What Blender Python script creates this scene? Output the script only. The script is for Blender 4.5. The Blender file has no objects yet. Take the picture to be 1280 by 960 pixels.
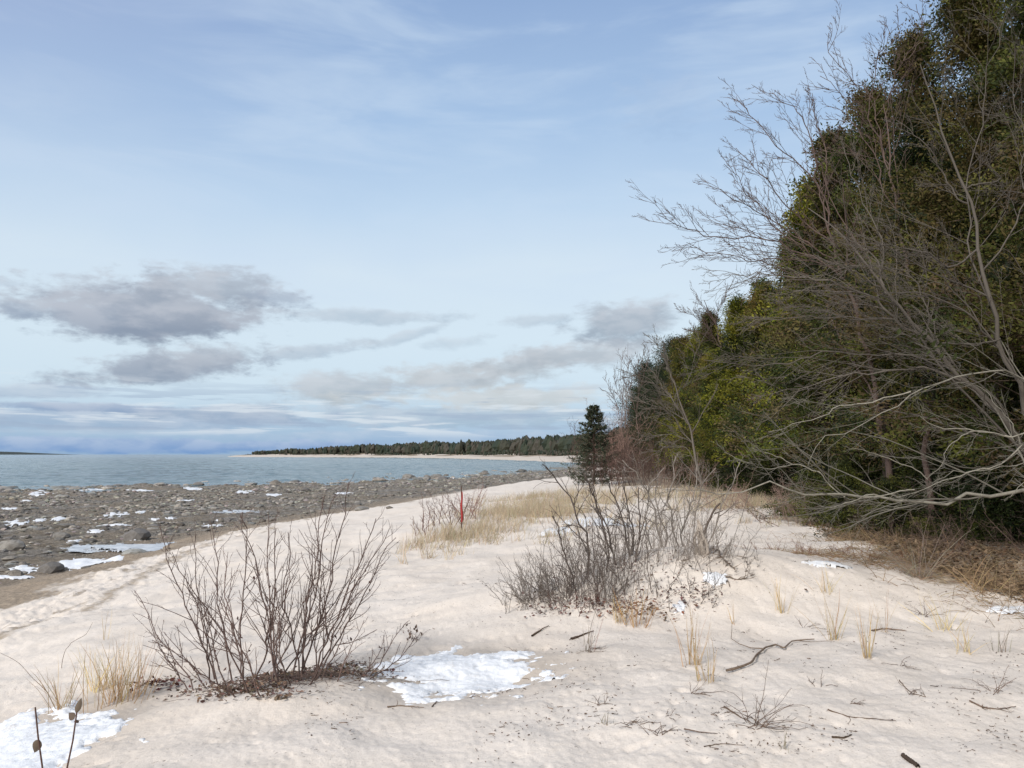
import bpy, math
import numpy as np
from mathutils import Vector

rng = np.random.default_rng(11)
sc = bpy.context.scene
COL = sc.collection
R_ = math.radians
EXPOSURE = 0.85

# ------------------------------------------------------------------ noise
def _hash(ix, iy, seed):
    h = (ix.astype(np.int64) * 374761393 + iy.astype(np.int64) * 668265263 + seed * 974711) & 0xffffffff
    h = ((h ^ (h >> 13)) * 1274126177) & 0xffffffff
    h = h ^ (h >> 16)
    return (h & 0xffffff) / float(0xffffff)

def pnoise(x, y, seed=0):
    x = np.asarray(x, float); y = np.asarray(y, float)
    ix = np.floor(x); iy = np.floor(y)
    fx = x - ix; fy = y - iy
    def g(dx, dy):
        a = _hash(ix + dx, iy + dy, seed) * 2 * np.pi
        return np.cos(a) * (fx - dx) + np.sin(a) * (fy - dy)
    u = fx * fx * fx * (fx * (fx * 6 - 15) + 10); v = fy * fy * fy * (fy * (fy * 6 - 15) + 10)
    a = g(0, 0) * (1 - u) + g(1, 0) * u
    b = g(0, 1) * (1 - u) + g(1, 1) * u
    return (a * (1 - v) + b * v) * 1.5

def fbm(x, y, octv=4, seed=0, gain=0.5):
    s = 0; a = 1.0; f = 1.0
    for k in range(octv):
        s = s + a * pnoise(x * f + 13.7 * k, y * f - 7.3 * k, seed + k)
        a *= gain; f *= 2.03
    return s

def sstep(a, b, x):
    t = np.clip((x - a) / (b - a), 0, 1)
    return t * t * (3 - 2 * t)

# ------------------------------------------------------------------ camera maths (photo pixels 1280x960)
CZ = 3.4; F = 961.0; PITCH = R_(5.23)
def ray(px, py):
    u = (np.asarray(px, float) - 640) / F; v = (480 - np.asarray(py, float)) / F
    return u, math.cos(PITCH) - v * math.sin(PITCH), math.sin(PITCH) + v * math.cos(PITCH)
def at(px, py, Y):
    u, dy, dz = ray(px, py)
    t = Y / dy
    return np.array([u * t, Y, CZ + dz * t])

# ------------------------------------------------------------------ terrain
EY = [-60, 5, 17.5, 22.6, 29.3, 38.7, 50, 67.6, 92, 130, 200, 260, 330, 3000]
EX = [-9, -10, -11.4, -11.8, -11.7, -9.5, -7.1, -3.5, 4.8, 12, 24, 36, 52, 400]
WY = [-60, 40, 60, 70, 82, 88, 93, 112, 130, 150, 200, 230, 300, 350, 3000]
WX = [-80, -68, -56, -46, -42, -30, -18, -9, 0, 8, 15, 19, 32, 45, 390]
FAR = np.array([(70, 285), (24, 325), (0, 450), (-54, 663), (-135, 820), (-404, 1090), (-470, 1500), (-430, 3000)], float)

def far_signed(x, y):
    best = np.full(np.shape(x), 1e9); sg = np.ones(np.shape(x))
    for a, b in zip(FAR[:-1], FAR[1:]):
        d = b - a; L2 = d @ d
        t = np.clip(((x - a[0]) * d[0] + (y - a[1]) * d[1]) / L2, 0, 1)
        qx = a[0] + t * d[0] - x; qy = a[1] + t * d[1] - y
        dist = np.hypot(qx, qy)
        cr = d[0] * (y - a[1]) - d[1] * (x - a[0])
        m = dist < best
        best = np.where(m, dist, best); sg = np.where(m, np.where(cr < 0, 1, -1), sg)
    return best * sg

def gauss(x, y, cx, cy, rx, ry, rot=0.0):
    c, s = math.cos(rot), math.sin(rot)
    dx = (x - cx) * c + (y - cy) * s; dy = -(x - cx) * s + (y - cy) * c
    return np.exp(-(dx / rx) ** 2 - (dy / ry) ** 2)

def edge_x(x, y):
    return np.interp(y, EY, EX) + 0.35 * pnoise(y * 0.35, x * 0.0, 5) + 0.15 * pnoise(y * 1.3, 0 * x, 6)

def H(x, y):
    x = np.asarray(x, float); y = np.asarray(y, float)
    xe = edge_x(x, y); xw = np.interp(y, WY, WX) + 7.5 * fbm(y * .11, x * .11, 3, 9)
    d = x - xe
    dp = np.maximum(d, 0)
    zs = 0.35 + 1.65 * (1 - np.exp(-(dp / 8) ** 1.3))
    near = sstep(60, 25, y)
    zs = zs + near * (0.28 * gauss(x, y, -0.6, 4.4, 3.2, 1.9, 0.12) + 0.12 * gauss(x, y, -1.9, 5.8, 1.2, .5, .1)
                      + 0.44 * gauss(x, y, 1.4, 9.3, 1.8, 1.2) + 0.22 * gauss(x, y, 2.7, 9.6, 1.6, 1.0)
                      - 0.06 * gauss(x, y, -.3, 6.0, .8, .5) + 0.15 * gauss(x, y, 3.2, 30, 9, 6)
                      + 0.18 * gauss(x, y, -1.0, 19, 3.0, 3.0) + 0.15 * gauss(x, y, 6, 11, 3, 2.5))
    sand = sstep(0, 4, d)
    zs = zs + sand * sstep(300, 100, y) * (0.09 * fbm(x * .33, y * .33, 2, 21) + 0.03 * fbm(x * 1.6, y * 1.6, 2, 22))
    fr = np.clip((x - xw) / np.maximum(xe - xw, 2), 0, 1)
    zf = 0.35 * fr ** 1.1 + sstep(0, .06, fr) * (.06 + .26 * sstep(.6, .1, fr)) * fbm(x * .22, y * .22, 4, 31) * sstep(1, .85, fr)
    zf = np.where(x < xw, -(xw - x) * 0.04, zf)
    zn = np.where(d > 0, zs, zf)
    s = far_signed(x, y)
    zfar = np.where(s > 0, 4.2 * (1 - np.exp(-np.maximum(s, 0) / 22)) + sstep(8, 40, s) * 1.6 * fbm(x * .02, y * .02, 3, 41)
                    + sstep(60, 200, s) * (3 + 5 * pnoise(x * .004, y * .004, 43)), s * 0.03)
    z = np.where(y > 270, np.maximum(zn, zfar), zn)
    return np.maximum(z, -4)

def detail(x, y):
    """small relief of the sand and the stony flat"""
    d = x - edge_x(x, y)
    r = np.hypot(x, y)
    near = sstep(45, 12, r)
    sand = sstep(0, 1.5, d)
    a = 0.005 * fbm(x * 4, y * 4, 3, 51) + .0035 * fbm(x * 14, y * 17, 3, 53)
    rough = sstep(-.1, .5, fbm(x * .45, y * .45, 2, 55))
    b = 0.008 * rough * np.abs(fbm(x * 7, y * 9, 2, 56))
    # wind ripple lines and pock marks
    dim = np.maximum(0, pnoise(x * 5.5, y * 5.5, 58) - .38) * 0.025 * rough
    dim = dim + np.maximum(0, pnoise(x * 8.5, y * 6.5, 68) - .42) * .05 * sstep(-.3, .3, fbm(x * .6, y * .6, 2, 69))
    c = 0.0035 * pnoise(x * 25, y * 25, 57)
    # small scarp between the near mound and the lower beach
    # wrack ridge at sand edge
    w = 0.10 * np.exp(-((d - 0.8) / .5) ** 2) * (0.6 + .6 * pnoise(x * 1.5, y * 1.5, 60))
    w = w + .07 * np.abs(fbm(x * 2.6, y * 2.6, 4, 63, .6)) * np.exp(-((d - 2.6) / 1.6) ** 2)
    stony = sstep(.6, -.6, d) * sstep(160, 60, r)
    e = 0.05 * fbm(x * 1.7, y * 1.7, 3, 62)
    return sand * near * (a + b - dim + c) + w * sstep(60, 30, r) + stony * e

def HD(x, y):
    return H(x, y) + detail(np.asarray(x, float), np.asarray(y, float))

def ground_at(px, py, tmax=700):
    u, dy, dz = ray(px, py)
    t = 1.5 * np.exp(np.linspace(0, math.log(tmax / 1.5), 1600))
    z = CZ + dz * t; h = H(u * t, dy * t)
    k = np.argmax(z < h)
    if k == 0: k = len(t) - 1
    for _ in range(1):
        t0, t1 = t[k - 1], t[k]
        tt = np.linspace(t0, t1, 20)
        zz = CZ + dz * tt; hh = H(u * tt, dy * tt)
        j = np.argmax(zz < hh)
    T = tt[j]
    return np.array([u * T, dy * T, float(HD(u * T, dy * T))])

# ------------------------------------------------------------------ mesh helpers
def mesh(name, V, faces, mat, attr=None, smooth=True):
    """faces: list of int arrays (n,3) or (n,4)"""
    me = bpy.data.meshes.new(name)
    V = np.asarray(V, np.float32)
    me.vertices.add(len(V)); me.vertices.foreach_set('co', V.ravel())
    faces = [np.asarray(f, np.int32) for f in faces if len(f)]
    li = np.concatenate([f.ravel() for f in faces]); tot = np.concatenate([np.full(len(f), f.shape[1], np.int32) for f in faces])
    st = np.concatenate([[0], np.cumsum(tot)[:-1]]).astype(np.int32)
    me.loops.add(len(li)); me.loops.foreach_set('vertex_index', li)
    me.polygons.add(len(tot)); me.polygons.foreach_set('loop_start', st); me.polygons.foreach_set('loop_total', tot)
    me.polygons.foreach_set('use_smooth', np.full(len(tot), smooth))
    for k, a in (attr or {}).items():
        at_ = me.attributes.new(k, 'FLOAT_COLOR', 'POINT')
        a = np.asarray(a, np.float32)
        if a.shape[1] == 3: a = np.concatenate([a, np.ones((len(a), 1), np.float32)], 1)
        at_.data.foreach_set('color', a.ravel())
    me.update(calc_edges=True)
    if mat: me.materials.append(mat)
    return me

def link(name, data, parent=None, loc=None):
    o = bpy.data.objects.new(name, data); COL.objects.link(o)
    if parent is not None: o.parent = parent
    if loc is not None: o.location = tuple(float(c) for c in loc)
    return o

def tag(o, label=None, cat=None, group=None, kind=None):
    if label: o['label'] = label
    if cat: o['category'] = cat
    if group: o['group'] = group
    if kind: o['kind'] = kind
    return o

def thing(name, label, cat, loc, group=None, rz=0):
    o = link(name, None, None, loc); o.rotation_euler.z = rz
    o.empty_display_size = .2
    return tag(o, label, cat, group)

def copy_tree(o, loc, rz=0, scale=1.0):
    r = o.copy(); COL.objects.link(r); r.location = tuple(float(c) for c in loc); r.rotation_euler.z = rz
    r.scale = (scale,) * 3 if np.isscalar(scale) else scale
    for ch in list(o.children):
        c = ch.copy(); COL.objects.link(c); c.parent = r
    return r

class Geo:
    def __init__(s): s.V = []; s.F3 = []; s.F4 = []; s.C = []; s.n = 0
    def add(s, V, F, C=None):
        V = np.asarray(V, float).reshape(-1, 3)
        F = np.asarray(F)
        (s.F4 if F.shape[1] == 4 else s.F3).append(F + s.n)
        s.V.append(V); s.n += len(V)
        if C is None: C = (1, 1, 1)
        C = np.asarray(C, float)
        s.C.append(np.broadcast_to(C, (len(V), 3)))
    def build(s, name, mat, parent=None, origin=(0, 0, 0), smooth=True, link_it=True, loc=None):
        V = np.concatenate(s.V) - np.asarray(origin)
        F = []
        if s.F3: F.append(np.concatenate(s.F3))
        if s.F4: F.append(np.concatenate(s.F4))
        me = mesh(name, V, F, mat, {'tint': np.concatenate(s.C)}, smooth)
        return link(name, me, parent, loc) if link_it else me

def norm(v): return v / np.maximum(np.linalg.norm(v, axis=-1, keepdims=True), 1e-9)

def tubes(P, R, k=4):
    P = np.asarray(P, float); R = np.asarray(R, float)
    N, n = R.shape
    T = norm(np.gradient(P, axis=1))
    m = norm(P[:, -1] - P[:, 0])
    ref = np.where(np.abs(m[:, 2:3]) < .7, np.array([[0, 0, 1.]]), np.array([[1., 0, 0]]))[:, None, :]
    U = norm(np.cross(T, ref)); W = np.cross(T, U)
    a = np.arange(k) * 2 * np.pi / k
    V = P[:, :, None, :] + R[:, :, None, None] * (np.cos(a)[None, None, :, None] * U[:, :, None, :] + np.sin(a)[None, None, :, None] * W[:, :, None, :])
    idx = np.arange(N * n * k).reshape(N, n, k)
    A = idx[:, :-1]; B = idx[:, 1:]
    Fq = np.stack([A, np.roll(A, -1, 2), np.roll(B, -1, 2), B], -1).reshape(-1, 4)
    return V.reshape(-1, 3), Fq

def resample(pts, n, wob=0.0, smooth=2):
    pts = np.asarray(pts, float)
    s = np.concatenate([[0], np.cumsum(np.linalg.norm(np.diff(pts, axis=0), axis=1))])
    q = np.linspace(0, s[-1], n)
    # smooth (catmull) interpolation
    out = np.stack([np.interp(q, s, pts[:, i]) for i in range(3)], 1)
    for _ in range(smooth):
        o2 = out.copy(); o2[1:-1] = (out[:-2] + 2 * out[1:-1] + out[2:]) / 4; out = o2
    if wob:
        L = s[-1]
        w = np.cumsum(rng.normal(0, 1, (n, 3)), 0); w -= np.linspace(0, 1, n)[:, None] * w[-1]
        out = out + w * wob * L / n
    return out

def spawn(P, R, m, t0, t1, ang, lf, n=6, up=(0, 0, .2), wob=.25, rs=.6, tip=.35, lpow=.6, rmin=.0015, flat=None):
    """m children on every tube of P"""
    N, np_, _ = P.shape
    L = np.linalg.norm(np.diff(P, axis=1), axis=2).sum(1)
    t = (np.arange(m)[None, :] + rng.random((N, m))) / m * (t1 - t0) + t0
    fi = t * (np_ - 1); i0 = np.clip(fi.astype(int), 0, np_ - 2); fr = (fi - i0)
    ar = np.arange(N)[:, None]
    S = P[ar, i0] * (1 - fr[..., None]) + P[ar, i0 + 1] * fr[..., None]
    Tn = norm(P[ar, i0 + 1] - P[ar, i0])
    r = (R[ar, i0] * (1 - fr) + R[ar, i0 + 1] * fr) * rs
    a = R_(1) * (ang + rng.normal(0, ang * .22, (N, m)))[..., None]
    q = norm(np.cross(Tn, rng.normal(size=(N, m, 3))))
    if flat is not None:
        q = norm(q * np.asarray(flat))
    D = norm(np.cos(a) * Tn + np.sin(a) * q)
    ll = (L[:, None] * lf * (1 - lpow * t) * rng.uniform(.55, 1.2, (N, m)))
    S = S.reshape(-1, 3); D = D.reshape(-1, 3); ll = ll.ravel(); r = np.maximum(r.ravel(), rmin)
    C = np.zeros((len(S), n, 3)); C[:, 0] = S
    step = ll / (n - 1); up = np.asarray(up, float)
    for k in range(1, n):
        D = norm(D + rng.normal(0, wob, D.shape) + up * (1.0 / (n - 1)))
        C[:, k] = C[:, k - 1] + D * step[:, None]
    RR = r[:, None] * np.linspace(1, tip, n)[None, :]
    return C, RR

# ------------------------------------------------------------------ materials
def newmat(name):
    m = bpy.data.materials.new(name); m.use_nodes = True
    nt = m.node_tree
    b = nt.nodes['Principled BSDF']
    b.inputs['Specular IOR Level'].default_value = 0.25
    return m, nt, b

class NT:
    def __init__(s, nt): s.nt = nt
    def node(s, t, **kw):
        n = s.nt.nodes.new(t)
        for k, v in kw.items(): setattr(n, k, v)
        return n
    def _set(s, sock, v):
        if isinstance(v, bpy.types.NodeSocket): s.nt.links.new(v, sock)
        elif v is not None:
            if hasattr(sock.default_value, '__len__') and not hasattr(v, '__len__'): v = (v,) * len(sock.default_value)
            if hasattr(v, '__len__') and len(v) == 3 and len(sock.default_value) == 4: v = tuple(v) + (1,)
            sock.default_value = v
    def m(s, op, a, b=None, c=None, clamp=False):
        n = s.node('ShaderNodeMath', operation=op, use_clamp=clamp)
        s._set(n.inputs[0], a)
        if b is not None: s._set(n.inputs[1], b)
        if c is not None: s._set(n.inputs[2], c)
        return n.outputs[0]
    def vm(s, op, a, b=None):
        n = s.node('ShaderNodeVectorMath', operation=op)
        s._set(n.inputs[0], a)
        if b is not None: s._set(n.inputs[1], b)
        return n.outputs[0]
    def mix(s, f, a, b, blend='MIX'):
        n = s.node('ShaderNodeMix', data_type='RGBA', blend_type=blend)
        s._set(n.inputs[0], f); s._set(n.inputs[6], a); s._set(n.inputs[7], b)
        return n.outputs[2]
    def noise(s, vec, scale, detail=4, rough=.5, dist=0, out=0):
        n = s.node('ShaderNodeTexNoise')
        if vec is not None: s._set(n.inputs['Vector'], vec)
        s._set(n.inputs['Scale'], scale); n.inputs['Detail'].default_value = detail; n.inputs['Roughness'].default_value = rough
        n.inputs['Distortion'].default_value = dist
        return n.outputs[out]
    def ss(s, a, b, x):
        n = s.node('ShaderNodeMapRange', interpolation_type='SMOOTHSTEP')
        s._set(n.inputs[0], x); n.inputs[1].default_value = a; n.inputs[2].default_value = b
        return n.outputs[0]
    def ramp(s, x, stops):
        n = s.node('ShaderNodeValToRGB'); s._set(n.inputs[0], x)
        e = n.color_ramp.elements
        while len(e) < len(stops): e.new(.5)
        for el, (p, c) in zip(e, stops): el.position = p; el.color = tuple(c) + (1,)
        return n.outputs[0]
    def bump(s, h, strength=.5, dist=.02):
        n = s.node('ShaderNodeBump'); s._set(n.inputs['Height'], h)
        n.inputs['Strength'].default_value = strength; n.inputs['Distance'].default_value = dist
        return n.outputs[0]
    def attr(s, name):
        n = s.node('ShaderNodeAttribute'); n.attribute_name = name; return n.outputs['Color']
    def obj(s): return s.node('ShaderNodeTexCoord').outputs['Object']
    def pos(s): return s.node('ShaderNodeNewGeometry').outputs['Position']

def mat_ground():
    m, nt, b = newmat('ground_mat'); g = NT(nt)
    p = g.pos()
    z = g.node('ShaderNodeSeparateColor'); g._set(z.inputs[0], g.attr('zone'))
    stone, wrack, wet = z.outputs[0], z.outputs[1], z.outputs[2]
    fine = g.noise(p, 60, 6, .7); mid = g.noise(p, 6, 5, .6); big = g.noise(p, .8, 4, .55)
    sand = g.mix(g.ss(.3, .7, big), (.635, .56, .485), (.69, .62, .55))
    sand = g.mix(g.m('MULTIPLY', g.ss(.35, .75, mid), .45), sand, (.61, .545, .475))
    sand = g.mix(g.m('MULTIPLY', g.ss(.48, .76, fine), .5), sand, (.38, .315, .26))
    # thin scattering of dark organic specks
    sp = g.noise(p, 38, 3, .6); sp2 = g.noise(p, 2.2, 4, .6)
    spk = g.m('MULTIPLY', g.ss(.63, .70, sp), g.ss(.42, .62, sp2))
    sand = g.mix(g.m('MULTIPLY', spk, .75), sand, (.13, .095, .07))
    sand = g.mix(g.m('MULTIPLY', wet, .8), sand, (.33, .27, .21))
    st = g.noise(p, 2.6, 8, .78); st2 = g.noise(p, .35, 4, .6)
    stc = g.ramp(st, [(.32, (.045, .040, .036)), (.44, (.15, .135, .118)), (.56, (.31, .28, .245)), (.68, (.46, .43, .39))])
    stc = g.mix(g.ss(.36, .6, st2), stc, g.mix(.5, stc, (.27, .21, .14)))
    wr = g.noise(p, 14, 6, .75)
    wrc = g.ramp(wr, [(.3, (.09, .068, .048)), (.5, (.25, .195, .14)), (.7, (.42, .34, .25))])
    wrc = g.mix(stone, wrc, g.ramp(wr, [(.3, (.13, .10, .075)), (.5, (.32, .26, .20)), (.7, (.50, .43, .34))]))
    wedge = g.m('ADD', wrack, g.m('MULTIPLY', g.m('SUBTRACT', g.noise(p, 7, 5, .7), .5), .9))
    c = g.mix(stone, sand, stc)
    c = g.mix(g.m('MULTIPLY', g.ss(.35, .75, wedge), .92), c, wrc)
    nt.links.new(c, b.inputs['Base Color'])
    b.inputs['Roughness'].default_value = .95
    b.inputs['Specular IOR Level'].default_value = .1
    hb = g.m('ADD', g.m('MULTIPLY', g.noise(p, 90, 5, .7), .35), g.m('MULTIPLY', g.noise(p, 18, 5, .65), 1.0))
    n1 = g.bump(hb, .7, .012)
    n2 = g.node('ShaderNodeBump'); g._set(n2.inputs['Height'], st); g._set(n2.inputs['Strength'], stone); n2.inputs['Distance'].default_value = .25
    g._set(n2.inputs['Normal'], n1)
    nt.links.new(n2.outputs[0], b.inputs['Normal'])
    return m

def mat_tint(name, base, var=.25, rough=.9, scale=30, dark=(.05, .04, .03), bump=.3, trans=0, amount=.4, bd=.004):
    """base colour multiplied by the mesh's own 'tint' attribute plus noise"""
    m, nt, b = newmat(name); g = NT(nt)
    o = g.obj()
    n = g.noise(o, scale, 4, .6)
    c = g.mix(1, g.attr('tint'), base, 'MULTIPLY')
    c = g.mix(g.m('MULTIPLY', g.ss(.4, .7, n), amount), c, dark)
    inf = g.node('ShaderNodeObjectInfo')
    f = g.m('ADD', g.m('MULTIPLY', inf.outputs['Random'], var), 1 - var / 2)
    c = g.mix(1, c, g.node_rgb(f), 'MULTIPLY')
    nt.links.new(c, b.inputs['Base Color'])
    b.inputs['Roughness'].default_value = rough
    if bump: nt.links.new(g.bump(n, bump, bd), b.inputs['Normal'])
    if trans:
        t = g.node('ShaderNodeBsdfTranslucent'); nt.links.new(c, t.inputs[0])
        mx = g.node('ShaderNodeMixShader'); mx.inputs[0].default_value = trans
        nt.links.new(b.outputs[0], mx.inputs[1]); nt.links.new(t.outputs[0], mx.inputs[2])
        nt.links.new(mx.outputs[0], nt.nodes['Material Output'].inputs[0])
    return m
def _node_rgb(self, f):
    n = self.node('ShaderNodeCombineColor')
    for i in range(3): self._set(n.inputs[i], f)
    return n.outputs[0]
NT.node_rgb = _node_rgb

def mat_water():
    m, nt, b = newmat('water_mat'); g = NT(nt)
    p = g.pos()
    mp = g.node('ShaderNodeMapping'); g._set(mp.inputs[0], p); mp.inputs['Rotation'].default_value = (0, 0, R_(12)); mp.inputs['Scale'].default_value = (.55, 1, 1)
    w1 = g.noise(mp.outputs[0], .9, 5, .6, .3); w2 = g.noise(mp.outputs[0], .18, 4, .55)
    w3 = g.noise(mp.outputs[0], 4.5, 3, .6)
    h = g.m('ADD', g.m('MULTIPLY', w1, .8), g.m('ADD', g.m('MULTIPLY', w2, 2.2), g.m('MULTIPLY', w3, .12)))
    nt.links.new(g.bump(h, .9, .28), b.inputs['Normal'])
    big = g.noise(p, .012, 3, .5)
    c = g.mix(g.ss(.35, .65, big), (.055, .10, .115), (.085, .14, .15))
    nt.links.new(c, b.inputs['Base Color'])
    b.inputs['Roughness'].default_value = .12
    b.inputs['IOR'].default_value = 1.33; b.inputs['Specular IOR Level'].default_value = .5
    return m

def mat_snow():
    m, nt, b = newmat('snow_mat'); g = NT(nt)
    o = g.pos(); n = g.noise(o, 9, 5, .65); n2 = g.noise(o, 40, 4, .6)
    c = g.mix(g.ss(.52, .74, n), (.73, .735, .745), (.62, .595, .57))
    c = g.mix(g.m('MULTIPLY', g.ss(.60, .72, n2), .7), c, (.42, .36, .30))
    nt.links.new(c, b.inputs['Base Color']); b.inputs['Roughness'].default_value = .6
    b.inputs['Subsurface Weight'].default_value = 0
    nt.links.new(g.bump(g.m('ADD', n, g.m('MULTIPLY', n2, .3)), .7, .02), b.inputs['Normal'])
    return m

def mat_ice():
    m, nt, b = newmat('ice_mat'); g = NT(nt)
    n = g.noise(g.pos(), 2.5, 4, .6)
    c = g.mix(g.ss(.4, .65, n), (.42, .44, .46), (.66, .67, .68))
    nt.links.new(c, b.inputs['Base Color']); b.inputs['Roughness'].default_value = .3
    return m

GROUND = mat_ground(); WATER = mat_water(); SNOW = mat_snow(); ICE = mat_ice()
def mat_foliage(name, trans=.25):
    m, nt, b = newmat(name); g = NT(nt)
    inf = g.node('ShaderNodeObjectInfo')
    c = g.attr('tint')
    hs = g.node('ShaderNodeHueSaturation'); g._set(hs.inputs['Color'], c)
    g._set(hs.inputs['Hue'], g.m('ADD', g.m('MULTIPLY', inf.outputs['Random'], .03), .485))
    g._set(hs.inputs['Value'], g.m('ADD', g.m('MULTIPLY', inf.outputs['Random'], .4), .8))
    c = hs.outputs[0]
    nt.links.new(c, b.inputs['Base Color']); b.inputs['Roughness'].default_value = .7
    t = g.node('ShaderNodeBsdfTranslucent'); nt.links.new(c, t.inputs[0])
    mx = g.node('ShaderNodeMixShader'); mx.inputs[0].default_value = trans
    nt.links.new(b.outputs[0], mx.inputs[1]); nt.links.new(t.outputs[0], mx.inputs[2])
    nt.links.new(mx.outputs[0], nt.nodes['Material Output'].inputs[0])
    return m
FOLIAGE = mat_foliage('foliage_mat'); GRASSM = mat_foliage('dry_grass_mat', .3); LEAFM = mat_foliage('dead_leaf_mat', .15)
BARK = mat_tint('bark_mat', (.16, .125, .10), scale=40, amount=.5)
GREYBARK = mat_tint('grey_bark_mat', (.30, .27, .24), scale=35, amount=.45, dark=(.09, .075, .06))
BIRCH = mat_tint('birch_bark_mat', (.46, .44, .39), scale=22, amount=.5, dark=(.14, .12, .10))
STEM = mat_tint('shrub_stem_mat', (.145, .105, .09), scale=60, amount=.35, dark=(.05, .035, .03))
STONE = mat_tint('stone_mat', (.26, .25, .235), var=.7, scale=6, amount=.6, dark=(.10, .088, .075), bump=.6, bd=.03)
GSTEM = mat_tint('grey_stem_mat', (.16, .142, .128), scale=60, amount=.35, dark=(.05, .04, .035))
WOOD = mat_tint('driftwood_mat', (.25, .20, .16), scale=50, amount=.6, dark=(.06, .045, .035))
RED = mat_tint('red_paint_mat', (.36, .04, .038), scale=40, amount=.25, dark=(.22, .03, .03), rough=.6)
FARWOOD = mat_foliage('far_wood_mat', .0)

# ------------------------------------------------------------------ ground sheet
def build_ground():
    dense = np.arange(-50, 46, .13)
    rest = np.concatenate([np.arange(46, 310, 3.0)])
    ang = np.radians(np.concatenate([dense, rest]))
    r = [1.2]
    while r[-1] < 14000:
        q = r[-1]
        r.append(q * (1.0052 if q < 60 else (1.011 if q < 1600 else 1.08)))
    r = np.array(r)
    A, RR = np.meshgrid(ang, r)
    X = RR * np.sin(A); Y = RR * np.cos(A)
    Z = HD(X, Y)
    na, nr = len(ang), len(r)
    V = np.stack([X, Y, Z], -1).reshape(-1, 3)
    V = np.concatenate([V, [[0, 0, float(H(0, 0))]]])
    i = np.arange(na * nr).reshape(nr, na)
    j = np.roll(i, -1, 1)
    Fq = np.stack([i[:-1], i[1:], j[1:], j[:-1]], -1).reshape(-1, 4)
    Ft = np.stack([np.full(na, na * nr), i[0], j[0]], -1)
    x, y = V[:, 0], V[:, 1]
    d = x - edge_x(x, y); s = far_signed(x, y)
    rr = np.hypot(x, y)
    stone = sstep(.3, -.5, d + .5 * pnoise(x * 1.1, y * 1.1, 70))
    stone = np.where((y > 270) & (s > -4), 0, stone)
    wrack = np.exp(-((d - .1 + .7 * fbm(y * .5, x * .5, 3, 71)) / 2.1) ** 4) * sstep(75, 45, y) * .9
    wrack = np.maximum(wrack, .6 * sstep(.1, .5, fbm(x * 2.2, y * 1.1, 3, 77)) * np.exp(-((d - 3) / 1.1) ** 2) * sstep(60, 40, y))
    wrack = np.maximum(wrack, .6 * np.exp(-((d - 3.6 + .8 * pnoise(y * .4, x * .4, 75)) / .35) ** 2) * sstep(50, 35, y))
    # forest floor litter
    fl = sstep(-.9, .6, x - forest_x(y) + .7 + .9 * fbm(x * .7, y * .7, 3, 72)) * sstep(-20, 4, y)
    wrack = np.maximum(wrack, fl)
    for (cx, cy, rx, ry, am) in LITTER:
        wrack = np.maximum(wrack, am * gauss(x, y, cx, cy, rx, ry))
    wrack = np.maximum(wrack, .9 * sstep(7, 16, s) * sstep(-.2, .3, fbm(x * .03, y * .03, 3, 99)) * (y > 420))
    wet = np.zeros_like(x)
    for (cx, cy, rx, ry) in WETS:
        wet = np.maximum(wet, gauss(x, y, cx, cy, rx, ry))
    wet = np.maximum(wet, .5 * sstep(2.4, .4, d))
    zone = np.stack([np.clip(stone, 0, 1), np.clip(wrack, 0, 1), np.clip(wet, 0, 1)], -1)
    me = mesh('ground', V, [Fq[:, ::-1], Ft[:, ::-1]], GROUND, {'zone': zone})
    o = link('ground', me); tag(o, 'pale pinkish dune sand running down to a brown stony lake flat', None, None, 'structure')

def forest_x(y):
    return np.interp(y, [-30, 5, 9, 11, 15, 24, 32, 40, 60, 100, 150, 330], [6.5, 6.3, 6.0, 6.2, 6.8, 8.0, 7.0, 6.4, 8.8, 15.5, 24, 58])

LITTER = []; WETS = []

# water: real chop, so crests and troughs catch different parts of the sky
def build_water():
    A = np.radians(np.concatenate([[-80, -60], np.arange(-40, 8, .11), [12, 20, 60]]))
    r = [30.0, 50.0]
    while r[-1] < 35000: r.append(r[-1] * (1.0048 if r[-1] < 900 else (1.02 if r[-1] < 3000 else 1.2)))
    r = np.array(r)
    AA, RR = np.meshgrid(A, r)
    X = RR * np.sin(AA); Y = RR * np.cos(AA)
    dep = sstep(0.0, 14, np.interp(Y, WY, WX) - X)
    Z = dep * (.20 * fbm(X / 6.5, Y / 4.2, 3, 140, .55) + .10 * fbm(X / 1.8 + 5, Y / 2.2, 2, 150) * sstep(400, 150, RR) + .16 * fbm(X / 21, Y / 12, 2, 144)) * (.6 + .4 * sstep(60, 300, RR)) * sstep(1800, 900, RR)
    V = np.stack([X, Y, Z], -1).reshape(-1, 3)
    n = len(A); i = np.arange(len(V)).reshape(len(r), n)
    Fq = np.stack([i[:-1, :-1], i[:-1, 1:], i[1:, 1:], i[1:, :-1]], -1).reshape(-1, 4)
    o = link('water', mesh('water', V, [Fq], WATER)); tag(o, 'choppy grey blue lake water out to the horizon', None, None, 'structure')

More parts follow.
